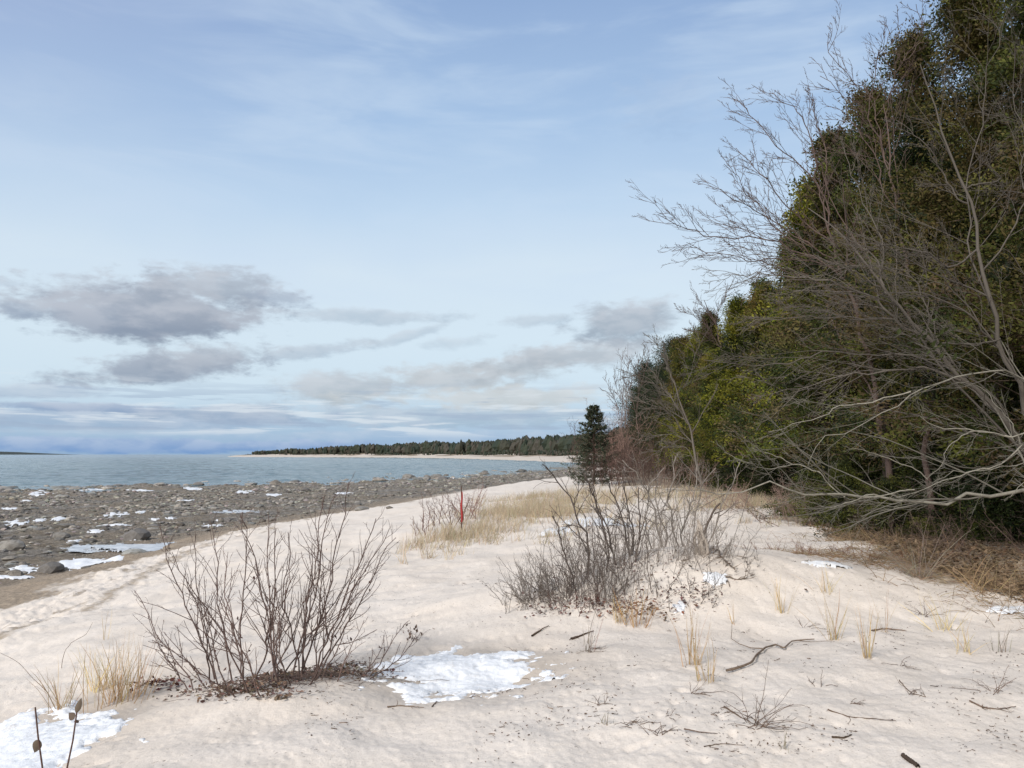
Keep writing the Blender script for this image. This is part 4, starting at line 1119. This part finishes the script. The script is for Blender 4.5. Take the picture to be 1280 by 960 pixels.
    generic_shrub(985, 630, 'low arching dead brush beside the green saplings', 22, 60, .7, .5, (1.8, 1.7, 1.6), r0=.007, Y=17, k3=3, spread=1.0, lean=-.8, group='brush along the forest foot')
    generic_shrub(1230, 690, 'tangle of grey dead twigs on the dark forest floor at the right', 20, 70, .7, .5, (.9, .85, .8), r0=.005, Y=10.6, k3=2, spread=.8, lean=-.3, group='brush along the forest foot')
    generic_shrub(1120, 670, 'thin grey dead twigs before the first trunks', 12, 50, .5, .4, (.9, .85, .8), r0=.005, Y=12.3, k3=2, spread=.8, lean=-.3, group='brush along the forest foot')
    generic_shrub(1100, 704, 'low brown bramble sprawling in the litter strip before the forest', 30, 26, .9, .25, (1.5, 1.1, .8), r0=.004, Y=10.4, spread=1.4, group='brush along the forest foot')
    generic_shrub(960, 700, 'low brown bramble right of the central thicket', 34, 24, .7, .2, (1.3, .95, .8), r0=.004, Y=10.8, spread=1.5, group='brush along the forest foot')
    generic_shrub(560, 668, 'small leafless shrub left of the red stake', 13, 50, .35, .3, (1.2, 1.0, .95), r0=.009, Y=18.6)
    generic_shrub(535, 678, 'sparse low leafless shrub furthest from the stake in the straw grass', 7, 36, .25, .2, (1.2, 1.0, .95), r0=.008, Y=17.6)
    generic_shrub(592, 662, 'thin reddish leafless shrub just behind the red stake', 8, 46, .15, .2, (1.5, .9, .85), r0=.007, Y=19.2)

# ------------------------------------------------------------------ small things on the sand
def stick(pts, r0, label, Tn=(1, 1, 1), twigs_=0, r1=None, lift=.006, wob=.15, mat=None, name='stick'):
    q = np.array([ground_at(a, b) for a, b in pts]); q[:, 2] += lift
    if len(pts[0]) > 2: pass
    P = resample(q, 30, wob * .5, 0 if 'wavy' in label else 1)[None]
    P[0, :, 2] = np.maximum(P[0, :, 2], HD(P[0, :, 0], P[0, :, 1]) + r0 * .3)
    R = np.linspace(r0, r1 or r0 * .4, 30)[None] * (1 + .12 * np.sin(np.arange(30) * 1.7))[None]
    g = Geo(); g.add(*tubes(P, R, 6), Tn)
    if twigs_:
        P1, R1 = spawn(P, R, twigs_, .1, .95, 45, .35, 6, (0, 0, .1), .25, .6); P1[:, :, 2] = np.maximum(P1[:, :, 2], HD(P1[:, :, 0], P1[:, :, 1]) + .003)
        g.add(*tubes(P1, R1, 4), Tn)
    o = g.build(name, mat or WOOD); return tag(o, label, 'stick', 'sticks lying on the sand')

def build_small():
    # wavy stick: arches up off the sand in two humps
    b = ground_at(905, 842)
    pts = [(908, 842), (925, 838), (940, 832), (945, 822), (957, 812), (970, 808), (980, 813), (990, 804), (1003, 802), (1018, 801)]
    stick(pts, .009, 'wavy dark stick curving up the open sand right of the tall straw tuft', (.7, .64, .58), 2, .005, .02, .0)
    stick([(1128, 944), (1137, 950), (1148, 960)], .012, 'short black charred stick at the bottom right', (.2, .17, .15), 0, .012, .01)
    stick([(714, 800), (730, 794), (742, 790)], .012, 'short dark stick lying below the central thicket', (.35, .28, .24), 0, .004, .01)
    stick([(665, 796), (676, 789), (686, 783)], .010, 'small brown stick up the slope from the large snow patch', (.5, .42, .35), 0, .003, .01)
    stick([(484, 886), (500, 884), (515, 885), (530, 886)], .005, 'thin twig lying on bare sand below the snow patch', (.8, .7, .6), 3)
    stick([(540, 884), (547, 877), (553, 874)], .005, 'tiny bent twig right of the thin twig below the snow', (.6, .5, .4), 1)
    stick([(1090, 789), (1110, 787), (1133, 790)], .009, 'straight grey stick lying right of the straw tufts', (.8, .7, .62), 1)
    stick([(1124, 852), (1140, 868), (1158, 872), (1150, 866)], .004, 'thin curved twig on the right part of the sand', (.8, .7, .6), 2)
    stick([(1212, 878), (1228, 886), (1250, 888), (1270, 882)], .005, 'curved root like twig near the right edge', (.7, .6, .55), 3)
    stick([(1035, 888), (1060, 897), (1090, 900), (1120, 902)], .004, 'long thin straight twig right of the dead fan of grass', (.5, .42, .36), 1)
    stick([(905, 885), (925, 896), (945, 909)], .005, 'thin twig slanting down into the dead fan of grass', (.5, .42, .36), 1)
    stick([(855, 913), (875, 916), (897, 918)], .004, 'thin twig left of the dead fan of grass', (.6, .5, .45), 0)
    stick([(1040, 922), (1055, 923), (1065, 921)], .006, 'dark short twig near the bottom right sand', (.3, .25, .2), 2)
    stick([(880, 936), (900, 930), (930, 934)], .003, 'faint twig at the bottom of the sand', (.7, .6, .5), 2)
    # small dead sprigs
    SP = [(945, 908, 60, .5, 'fan of dark dead stems with arching ends at bottom right of the wavy stick'), (868, 868, 26, .3, 'dark dead sprig below the thin straws'), (790, 905, 24, .25, 'small dark sprig, left one of a pair below the snow patch'),
          (822, 920, 26, .3, 'dark branching sprig, right one of a pair below the snow patch'), (842, 895, 16, .2, 'tiny dark sprig above the branching sprig'), (755, 880, 18, .2, 'tiny forked sprig right of the large snow patch'),
          (735, 812, 22, .35, 'little grey sprig under the few tall straws'), (1140, 868, 16, .2, 'tiny upright sprig on the right part of the sand'), (1022, 858, 20, .25, 'small sprig right of the wavy stick'),
          (1240, 865, 30, .35, 'low grey sprig cluster near the right edge'), (1005, 784, 20, .35, 'dark prostrate sprig left of the debris ring tuft'), (1155, 770, 30, .4, 'dark arching sprig left of the litter heap'),
          (520, 800, 18, .2, 'dark wilted sprig standing at the upper left of the large snow patch'), (1062, 880, 14, .2, 'tiny dark sprig above the long thin straight twig'), (1128, 834, 20, .2, 'tiny leafy sprig between straw tufts at the right'),
          (645, 815, 14, .15, 'tiny sprig at the top edge of the large snow patch'), (590, 870, 10, .1, 'bent twig poking out of the large snow patch')]
    for (px, py, h, sp, lab) in SP:
        b = ground_at(px, py); n = max(5, int(h / 3)); L = h * np.hypot(b[0], b[1]) / F
        B = np.repeat(b[None], n, 0) + rng.normal(0, .012 + sp * .05, (n, 3)) * [1, 1, 0] - [0, 0, .01]
        D = norm(np.stack([rng.normal(.35, .9, n), rng.normal(0, .6, n), np.full(n, .7)], 1))
        P = np.zeros((n, 8, 3)); P[:, 0] = B; LL = L * rng.uniform(.5, 1.3, n)
        for k in range(1, 8):
            D = norm(D + rng.normal(0, .12, D.shape) - [0, 0, .10]); P[:, k] = P[:, k - 1] + D * (LL / 7)[:, None]
        P[:, 1:, 2] = np.maximum(P[:, 1:, 2], HD(P[:, 1:, 0], P[:, 1:, 1]) + .004)
        R = np.repeat(np.linspace(.0022, .001, 8)[None], n, 0)
        g = Geo(); g.add(*tubes(P, R, 4), (.6, .5, .45)); P1, R1 = spawn(P, R, 3, .3, .95, 40, .35, 4, (0, 0, .1), .2, .7, .6, .5, .001); g.add(*tubes(P1, R1, 3), (.6, .5, .45))
        o = g.build('dead_sprig', WOOD); tag(o, lab, 'sprig', 'dead sprigs in the sand')
    # scattered debris: one countless litter of bits
    g = Geo(); n = 3900
    px = rng.uniform(380, 1290, n); py = 700 + 260 * rng.random(n) ** 1.2
    u, dy, dz = ray(px, py); t = np.array([(CZ - 1.75) / -d_ for d_ in dz]); X = u * t; Y = dy * t
    keep = (fbm(X * 1.2, Y * 1.2, 4, 95, .65) > .02 + .3 * rng.random(n)) & (Y < 13)
    X, Y = X[keep], Y[keep]; n = len(X)
    S = np.stack([X, Y, HD(X, Y) + .004], 1); D = norm(rng.normal(0, 1, (n, 3)) * [1, .8, .06]); L = .005 + .05 * rng.random(n) ** 5
    P = S[:, None] + D[:, None] * (np.linspace(0, 1, 4)[None, :, None] * L[:, None, None]) + rng.normal(0, .0015, (n, 4, 3)); P[..., 2] = np.maximum(P[..., 2], HD(P[..., 0], P[..., 1]) + .002)
    R = np.repeat(((.0009 + .0022 * rng.random(n) ** 2))[:, None], 4, 1); V, Fq = tubes(P, R, 4)
    g.add(V, Fq, np.repeat(np.array([.6, .5, .42]) * rng.uniform(.3, 1.3, (n, 1)), 16, 0))
    n = 420; c = rng.integers(0, len(S), n); S2 = S[c] + rng.normal(0, .06, (n, 3)) * [1, 1, 0]; S2[:, 2] = HD(S2[:, 0], S2[:, 1]) + .006
    L = rng.uniform(.008, .028, n); V, Fq = kites(S2, norm(rng.normal(0, 1, (n, 3)) * [1, 1, .3]), L, L * .5, np.array([0, 0, 1.]) + rng.normal(0, .4, (n, 3)), .25)
    g.add(V, Fq, np.repeat(np.array([.55, .42, .33]) * rng.uniform(.4, 1.2, (n, 1)), 4, 0))
    o = g.build('debris', WOOD, smooth=False); tag(o, 'bits of bark, twig and leaf scattered over the sand', None, None, 'stuff')
    # forest floor litter
    g = Geo(); n = 14000
    y = rng.uniform(6.5, 17, n); x = forest_x(y) - .9 + rng.gamma(1.5, .9, n)
    S = np.stack([x, y, H(x, y) + rng.uniform(0, .05, n)], 1); L = rng.uniform(.03, .09, n)
    V, Fq = kites(S, norm(rng.normal(0, 1, (n, 3)) * [1, 1, .3]), L, L * .5, np.array([0, 0, 1.]) + rng.normal(0, .5, (n, 3)), .2)
    g.add(V, Fq, np.repeat(np.array([.14, .09, .06]) * rng.uniform(.4, 1.6, (n, 1)), 4, 0))
    o = g.build('forest_litter', LEAFM, smooth=False); tag(o, 'brown leaf litter on the forest floor', None, None, 'stuff')
    # two leafy twigs at the bottom left
    def leafy(pts, Yd, leaves, lab):
        q = np.array([at(a, b, Yd) for a, b in pts]); bx, by = q[0, 0] + .02, q[0, 1]
        q = np.concatenate([[[bx, by, float(HD(bx, by)) - .03]], q]); o = q[0] + [0, 0, .03]
        t = thing('twig_sapling', lab, 'sapling', o, 'thin saplings at the bottom left')
        g = Geo(); P = resample(q, 14, .04)[None]; g.add(*tubes(P, np.linspace(.0045, .0022, 14)[None], 6), (.7, .55, .5)); g.build('stem', STEM, t, o)
        for (a, b, da, db, w) in leaves:
            s = at(a, b, Yd); e = at(a + da, b + db, Yd + .02); D = e - s; L = np.linalg.norm(D); D /= L
            nn = norm(np.array([.25, -1, .2])); sd = norm(np.cross(D, nn)); k = 7
            tt = np.linspace(0, 1, k); wd = w * L * np.sin(np.pi * tt ** .8) * .5; curl = .12 * L * np.sin(np.pi * tt)
            mid = s + D * L * tt[:, None] + nn * curl[:, None]
            V = np.stack([mid - sd * wd[:, None] - nn * (wd * .5)[:, None], mid, mid + sd * wd[:, None] - nn * (wd * .5)[:, None]], 1).reshape(-1, 3)
            i = np.arange(k * 3).reshape(k, 3); Fq = np.concatenate([np.stack([i[:-1, c], i[:-1, c + 1], i[1:, c + 1], i[1:, c]], -1) for c in (0, 1)])
            g = Geo(); g.add(V, Fq, (.11, .08, .06)); g.build('leaf', LEAFM, t, o)
    leafy([(60, 965), (50, 935), (46, 905), (44, 884)], 2.4, [(49, 924, -6, 17, .5)], 'bare twig with one hanging leaf in front of the bottom left snow')
    leafy([(80, 965), (89, 935), (93, 905), (96, 890)], 2.4, [(95, 892, 7, -20, .4), (93, 899, -7, -8, .6), (94, 900, 4, 4, .5)], 'dark twig with two upright leaves at the bottom left')
    # fine arching straws at the left
    for (pts, lab) in (([(77, 836), (80, 812), (95, 798), (106, 797), (116, 778)], 'bent dark stalk standing behind the small tuft at the left'), ([(60, 866), (45, 850), (22, 826), (0, 816)], 'long thin stalk arching out of the left edge')):
        b = ground_at(*pts[0]); q = np.array([at(a, c, b[1]) for a, c in pts]); P = resample(q, 14, .05)[None]
        g = Geo(); g.add(*tubes(P, np.linspace(.003, .0015, 14)[None], 4), (.6, .5, .4)); o = g.build('dead_stalk', WOOD); tag(o, lab, 'stalk', 'dead stalks at the left')
    # red stake
    b = ground_at(577, 671); h = 60 * b[1] / F
    t = thing('marker_stake', 'thin dark marker stake with a red upper half in the straw grass', 'stake', b)
    g = Geo(); g.add(*tubes(np.array([[b - [0, 0, .25], b + [0, 0, h * .5], b + [-.015, 0, h * 1.03]]]), np.array([[.014, .013, .011]]), 8), (.35, .22, .18)); g.build('post', WOOD, t, b)
    g = Geo(); q = np.linspace(0, 1, 12)
    P = b[None] + np.stack([.0 * q + .008 * np.sin(q * 9), 0 * q, h * (.30 + .62 * q)], -1)
    w = np.interp(q, [0, .15, .5, .8, 1], [.016, .022, .022, .018, .010])
    g.add(*tubes(P[None], w[None], 8)); g.build('red_sleeve', RED, t, b)

# ------------------------------------------------------------------ far shore
def build_far():
    r = np.random.default_rng(77)
    def strip(n, s0, s1, hmin, hmax, name, label, yr=(300, 1150)):
        g = Geo()
        seg = []
        tot = 0
        pts = FAR[:-1]
        # sample along the coast weighted by how big it looks
        x = []; y = []
        while len(x) < n:
            k = r.integers(1, len(pts) - 1); a, b = FAR[k], FAR[k + 1]
            L = np.linalg.norm(b - a); f = r.random(); p = a + (b - a) * f
            if r.random() > L / np.hypot(*p) * 1.1: continue
            nrm = np.array([(b - a)[1], -(b - a)[0]]) / L
            s = r.uniform(s0, s1); q = p + nrm * s
            if q[1] > yr[1] + 60: continue
            x.append(q[0]); y.append(q[1])
        x = np.array(x); y = np.array(y)
        s = far_signed(x, y); ok = s > s0 * .8; x, y = x[ok], y[ok]; n = len(x)
        z = H(x, y); h = r.uniform(hmin, hmax, n) * (1 + .25 * pnoise(x * .03, y * .03, 5)) * np.interp(y, [300, 900, 1080, 1150], [1, .95, .55, .3])
        w = h * r.uniform(.16, .34, n)
        con = r.random(n) < .4
        k = 7; a = np.arange(k) * 2 * np.pi / k
        lv = np.array([.08, .3, .55, .8, 1.0]); 
        prof_c = np.array([.9, 1, .72, .38, .03]); prof_r = np.array([.5, 1, 1.05, .8, .15])
        prof = np.where(con[:, None], prof_c, prof_r)
        rad = prof[:, :, None] * w[:, None, None] * r.uniform(.6, 1.35, (n, 5, k))
        X = x[:, None, None] + rad * np.cos(a); Y = y[:, None, None] + rad * np.sin(a); Z = z[:, None, None] + (h[:, None] * lv)[:, :, None] * r.uniform(.93, 1.07, (n, 5, k))
        V = np.stack([X, Y, Z], -1).reshape(-1, 3); i = np.arange(n * 5 * k).reshape(n, 5, k)
        Fq = np.stack([i[:, :-1], np.roll(i[:, :-1], -1, 2), np.roll(i[:, 1:], -1, 2), i[:, 1:]], -1).reshape(-1, 4)
        c = np.array([[.020, .028, .018], [.028, .034, .02], [.036, .036, .024], [.05, .044, .034]])[r.integers(0, 4, n)]
        g.add(V, Fq, np.repeat(c, 5 * k, 0))
        o = g.build(name, FARWOOD, smooth=False); tag(o, label, None, None, 'stuff')
    strip(6500, 38, 120, 9, 12.5, 'far_forest', 'dark evergreen wood lining the far sandy shore of the bay')
    strip(2200, 24, 60, 1.2, 3.6, 'far_brush', 'low brown brush on the dunes of the far shore')
    # distant low land on the left horizon
    x = np.linspace(-8200, -5560, 60); top = 46 * np.clip((x + 8200) / 200, 0, 1) ** .5 * np.clip((-5560 - x) / 900, 0, 1) ** .6 * (1 + .08 * pnoise(x * .006, 0 * x, 4))
    V = []; 
    for yy, f in ((8900, 0), (9100, .85), (9500, 1), (10200, 0)):
        V.append(np.stack([x, 0 * x + yy, top * f - 2], -1))
    V = np.concatenate(V); i = np.arange(len(V)).reshape(4, 60); Fq = np.stack([i[:-1, :-1], i[:-1, 1:], i[1:, 1:], i[1:, :-1]], -1).reshape(-1, 4)
    g = Geo(); g.add(V, Fq, (.035, .045, .035)); o = g.build('far_headland', FARWOOD); tag(o, 'thin low wooded headland on the left horizon', None, None, 'structure')

# ------------------------------------------------------------------ snow list
def build_snow():
    SN = [(575, 843, 108, 27, .026, 'large ragged snow patch on the sand right of the near shrub'), (35, 932, 72, 34, .028, 'snow patch filling the bottom left corner of the sand'),
          (893, 724, 16, 4, .03, 'tiny snow remnant on the right slope of the central mound'), (850, 760, 8, 4, .03, 'tiny snow dab at the front foot of the central mound'),
          (1036, 707, 19, 3.0, .05, 'small bright snow streak in the brown litter before the forest'), (1262, 763, 24, 3.5, .04, 'flat snow streak on the sand at the right edge'),
          (752, 653, 46, 4, .05, 'long snow patch glimpsed behind the central thicket'), (696, 665, 18, 4, .06, 'small snow patch left of the central thicket in the straw'),
          (105, 705, 38, 7, .10, 'wide bright snow patch right of the dark rounded boulder'), (32, 712, 26, 4, .10, 'snow lying left of the dark rounded boulder'), (20, 722, 28, 3, .08, 'snow strip around the pale tan rock'),
          (140, 643, 18, 4, .12, 'bright snow patch in the middle of the stony flat'), (178, 640, 9, 2.5, .1, 'small snow patch just right of the bright middle one'), (18, 654, 18, 5, .12, 'snow patch among stones at the left edge'),
          (48, 651, 8, 2.2, .1, 'small snow dab right of the left edge snow'), (72, 649, 10, 2.5, .1, 'narrow snow dab beyond the grey humped boulder'), (145, 657, 32, 1.2, .08, 'long thin snow line crossing the stony flat'),
          (193, 649, 7, 1.5, .08, 'snow dash nearest the thin snow line'), (214, 648, 9, 1.6, .08, 'snow dash right of the nearest one'), (265, 657, 14, 2.0, .08, 'snow dash beside the shrub tips on the flat'),
          (120, 664, 12, 2.2, .08, 'faint snow smear left of the blocky boulder'), (166, 675, 10, 1.8, .08, 'snow at the foot of the dark blocky boulder'), (92, 677, 12, 1.8, .08, 'small snow smear above the ice puddle'),
          (20, 618, 26, 3.5, .2, 'bright shelf of ice and snow at the left water edge'), (105, 612, 42, 1.6, .15, 'thin white ice rim along the water edge'), (175, 613, 26, 1.4, .15, 'second stretch of white ice rim along the water edge'),
          (240, 611, 22, 2, .2, 'snowy ice slab at the water edge above the shrub tips'), (300, 615, 16, 1.8, .2, 'white slab at the water edge left of the tallest twig'), (335, 619, 12, 1.6, .15, 'snow dab inland of the white slab'),
          (32, 626, 14, 1.2, .1, 'thin snow dash behind the first cobbles at the left'), (275, 650, 10, 1.3, .08, 'tiny snow dash right of the shrub tip boulder'), (565, 596, 18, 1.8, .2, 'pale ice at the water edge above the red stake'),
          (425, 617, 14, 1.2, .1, 'snow dash on the flat right of the tallest twig'), (230, 626, 12, 1.2, .1, 'faint snow dash in the middle far cobbles'), (12, 636, 12, 1.2, .1, 'thin snow streak at the far left of the flat')]
    for k, (px, py, hw, hh, th, lab) in enumerate(SN):
        if px < 620 and py < 740: th *= .35; hw *= .8; hh *= .75
        patch('snow_patch', px, py, hw, hh, th, lab, 'snow patch', SNOW, 500 + k, 'leftover snow patches')
    IC = [(205, 685, 32, 4, 'long pale frozen puddle behind the tan wrack strip'), (105, 687, 26, 4, 'grey frozen puddle left of the long pale one'), (300, 640, 26, 2, 'small frozen puddle behind the near shrub tips')]
    for k, (px, py, hw, hh, lab) in enumerate(IC):
        patch('frozen_puddle', px, py, hw, hh, .0, lab, 'puddle', ICE, 560 + k, 'frozen puddles on the flat', flat=True)

# ------------------------------------------------------------------ sky, sun, camera
SUN_EL, SUN_AZ = 34.0, 218.0     # degrees; azimuth clockwise from +Y (camera looks +Y)
def build_world():
    w = bpy.data.worlds.new('World'); sc.world = w; w.use_nodes = True
    nt = w.node_tree; g = NT(nt); bg = nt.nodes['Background']
    sky = g.node('ShaderNodeTexSky', sky_type='NISHITA'); sky.sun_disc = False
    sky.sun_elevation = R_(SUN_EL); sky.sun_rotation = R_(SUN_AZ); sky.air_density = 1; sky.dust_density = 1.5
    d = g.node('ShaderNodeTexCoord').outputs['Generated']
    sp = g.node('ShaderNodeSeparateXYZ'); g._set(sp.inputs[0], d)
    X, Y, Z = sp.outputs
    az = g.m('MULTIPLY', g.m('ARCTAN2', X, Y), 57.2958); el = g.m('MULTIPLY', g.m('ARCSINE', Z), 57.2958)
    K = 2 ** EXPOSURE
    def lin(rgb): return tuple((((c / 255 + .055) / 1.055) ** 2.4 if c > 10 else c / 3294) / K * 10 for c in rgb)
    # thin high veil over the blue, paler towards the horizon
    stops = [(-3, (150, 178, 205)), (.4, (150, 180, 212)), (2.2, (176, 202, 226)), (4.5, (208, 227, 241)), (8, (214, 231, 243)), (13, (214, 230, 243)), (18, (194, 217, 240)), (24, (170, 198, 231)), (32, (148, 176, 216)), (60, (150, 176, 212)), (90, (170, 190, 215))]
    e2 = g.m('ADD', el, g.m('MULTIPLY', g.m('SUBTRACT', g.noise(d, 2.2, 4, .55), .5), 7))
    e2 = g.m('MULTIPLY', e2, g.ss(0, 10, el)); e2 = g.m('ADD', e2, g.m('MULTIPLY', el, g.m('SUBTRACT', 1, g.ss(0, 10, el))))
    base = g.ramp(g.m('DIVIDE', g.m('ADD', e2, 3), 93), [((a + 3) / 93, tuple(v / 10 for v in lin(c))) for a, c in stops])
    base = g.vm('MULTIPLY', base, (10, 10, 10))
    # faint lilac tint toward the upper left and milky streaks
    st = g.node('ShaderNodeCombineXYZ'); g._set(st.inputs[0], g.m('MULTIPLY', az, .035)); g._set(st.inputs[1], g.m('MULTIPLY', el, .16)); g._set(st.inputs[2], 3.3)
    stn = g.noise(st.outputs[0], 1.6, 5, .55, .4)
    base = g.mix(g.m('MULTIPLY', g.m('MULTIPLY', g.ss(.42, .70, stn), g.ss(6, 16, el)), .5), base, lin((206, 224, 243)))
    base = g.mix(g.m('MULTIPLY', g.m('MULTIPLY', g.ss(-10, -38, az), g.ss(12, 32, el)), .5), base, lin((160, 172, 208)))
    col = g.mix(.94, sky.outputs[0], base)
    # unseen sky behind the camera, made whiter and brighter to add ambient light
    col = g.mix(g.m('MULTIPLY', g.ss(.1, -.7, Y), .8), col, lin((244, 241, 236)))
    # cloud coordinates
    cv = g.node('ShaderNodeCombineXYZ'); g._set(cv.inputs[0], g.m('MULTIPLY', az, .13)); g._set(cv.inputs[1], g.m('MULTIPLY', el, .30))
    n1 = g.noise(cv.outputs[0], 1.3, 8, .6, .1); n2 = g.noise(cv.outputs[0], 5.0, 5, .6, .2)
    nn = g.m('MULTIPLY', g.m('SUBTRACT', g.m('ADD', g.m('MULTIPLY', n1, .62), g.m('MULTIPLY', n2, .38)), .5), 1)
    def pxdir(px, py):
        u, dy, dz = ray(px, py); return math.degrees(math.atan2(u, dy)), math.degrees(math.asin(dz / math.sqrt(u * u + dy * dy + dz * dz)))
    # px, py, half w, half h, tilt (el per az), opacity, colour, soft
    C = [(560, 520, 300, 15, .0, .75, (178, 194, 210), .8), (120, 522, 330, 16, .0, .85, (172, 189, 211), .7), (520, 546, 260, 9, .0, .6, (168, 191, 218), .8),
         (270, 515, 110, 8, .04, .8, (160, 177, 200), .7), (70, 508, 130, 6, .0, .8, (156, 173, 200), .6), (330, 520, 70, 8, .03, .7, (160, 177, 200), .7), (200, 540, 170, 4, .0, .35, (196, 210, 226), .7),
         (185, 387, 160, 38, .04, .97, (160, 167, 181), .8), (110, 396, 100, 18, .02, .8, (158, 167, 183), .7), (270, 362, 90, 26, .0, .8, (164, 171, 184), .8), (230, 402, 80, 20, .05, .7, (156, 163, 178), .8), (30, 386, 40, 12, .0, .7, (170, 180, 196), .8), (350, 372, 45, 12, -.08, .7, (170, 179, 195), .8),
         (205, 460, 115, 20, .10, .93, (160, 168, 183), .8), (265, 447, 70, 17, .08, .8, (162, 170, 184), .8), (385, 440, 70, 10, .16, .6, (168, 180, 196), .8), (450, 395, 110, 9, .02, .6, (176, 189, 203), .9), (510, 420, 50, 7, .3, .5, (178, 190, 204), .9), (570, 428, 40, 8, .1, .4, (180, 192, 205), .9),
         (440, 482, 80, 20, .02, .8, (186, 191, 197), .9), (570, 474, 80, 19, .05, .8, (190, 193, 196), .9), (640, 462, 70, 18, .08, .75, (188, 192, 197), .9), (710, 445, 90, 17, .06, .85, (184, 189, 196), .9), (780, 402, 78, 24, .08, .9, (168, 177, 189), .9), (680, 400, 50, 8, .05, .5, (176, 188, 202), .9),
         (650, 497, 170, 15, .02, .75, (208, 208, 206), .9), (40, 490, 90, 10, .05, .6, (180, 192, 210), .9), (5, 352, 25, 6, 0, .3, (180, 190, 205), .9), (830, 130, 60, 40, .0, .22, (165, 185, 215), 1.0), (960, 430, 140, 26, 0, .7, (178, 185, 194), .9), (120, 557, 330, 9, .0, .9, (133, 163, 207), .5)]
    shade = g.ss(.40, .62, g.noise(cv.outputs[0], 2.2, 5, .55))
    for (px, py, hw, hh, tilt, op, c, soft) in C:
        a0, e0 = pxdir(px, py); a1, _ = pxdir(px + hw, py); _, e1 = pxdir(px, py - hh)
        rx = abs(a1 - a0); ry = abs(e1 - e0)
        da = g.m('SUBTRACT', az, a0); de = g.m('SUBTRACT', g.m('SUBTRACT', el, e0), g.m('MULTIPLY', da, tilt))
        q = g.m('SQRT', g.m('ADD', g.m('POWER', g.m('ABSOLUTE', g.m('DIVIDE', da, rx)), 2), g.m('POWER', g.m('ABSOLUTE', g.m('DIVIDE', de, ry)), 2)))
        mk_ = g.m('ADD', g.m('SUBTRACT', 1.12, q), g.m('MULTIPLY', nn, 3.9))
        mk_ = g.m('MULTIPLY', g.ss(-.2, soft * .75, mk_), op)
        # lighter towards the ragged top, darker flat base
        top = g.m('ADD', g.m('DIVIDE', de, ry * 2.6), .5, clamp=True)
        lc = lin(tuple(int(v + (w_ - v) * .5) for v, w_ in zip(c, (224, 230, 237)))); dc = lin((c[0] - 14, c[1] - 8, c[2] - 4))
        cc = g.mix(g.m('SUBTRACT', g.m('ADD', g.m('MULTIPLY', top, .95), g.m('MULTIPLY', shade, .45)), .25, clamp=True), dc, lc)
        col = g.mix(mk_, col, cc)
    # fine layered streaks in the bank above the horizon
    sv = g.node('ShaderNodeCombineXYZ'); g._set(sv.inputs[0], g.m('MULTIPLY', az, .045)); g._set(sv.inputs[1], g.m('MULTIPLY', el, .62)); g._set(sv.inputs[2], 7.7)
    n3 = g.noise(sv.outputs[0], 2.4, 6, .6, .25)
    band = g.m('MULTIPLY', g.ss(1.1, 1.8, el), g.ss(6.0, 3.4, el))
    col = g.mix(g.m('MULTIPLY', g.m('MULTIPLY', g.ss(.53, .64, n3), band), .65), col, lin((224, 233, 240)))
    col = g.mix(g.m('MULTIPLY', g.m('MULTIPLY', g.ss(.47, .36, n3), band), .55), col, lin((160, 178, 202)))
    nt.links.new(col, bg.inputs['Color']); bg.inputs['Strength'].default_value = .1
    L = bpy.data.lights.new('sun', 'SUN'); L.energy = 2.1; L.angle = R_(14); L.color = (1, .965, .92)
    o = link('sun', L)
    a = R_(SUN_AZ); e = R_(SUN_EL)
    dirv = Vector((math.sin(a) * math.cos(e), math.cos(a) * math.cos(e), math.sin(e)))
    o.rotation_euler = dirv.to_track_quat('Z', 'Y').to_euler()

def build_camera():
    c = bpy.data.cameras.new('camera'); o = link('camera', c); sc.camera = o
    c.sensor_width = 36; c.lens = 36 * F / 1280; c.clip_end = 40000; c.clip_start = .05
    o.location = (0, 0, CZ); o.rotation_euler = (math.pi / 2 + PITCH, 0, 0)
    sc.view_settings.view_transform = 'Standard'; sc.view_settings.look = 'None'; sc.view_settings.exposure = EXPOSURE; sc.view_settings.gamma = 1
    sc.view_settings.use_curve_mapping = False
    sc.cycles.max_bounces = 4; sc.cycles.diffuse_bounces = 2; sc.cycles.glossy_bounces = 2; sc.cycles.transmission_bounces = 2; sc.cycles.volume_bounces = 0
    sc.cycles.use_denoising = True
    try: sc.cycles.denoiser = 'OPENIMAGEDENOISE'
    except Exception: pass
    sc.cycles.use_adaptive_sampling = True; sc.cycles.adaptive_threshold = .02

import time
_t = time.time()
for fn in (build_camera, build_world, build_snow, build_stones, build_grass, near_shrub, centre_thicket, build_bare_trees, build_small, build_forest, build_far, build_ground, build_water):
    fn(); print('%-18s %.1f' % (fn.__name__, time.time() - _t))
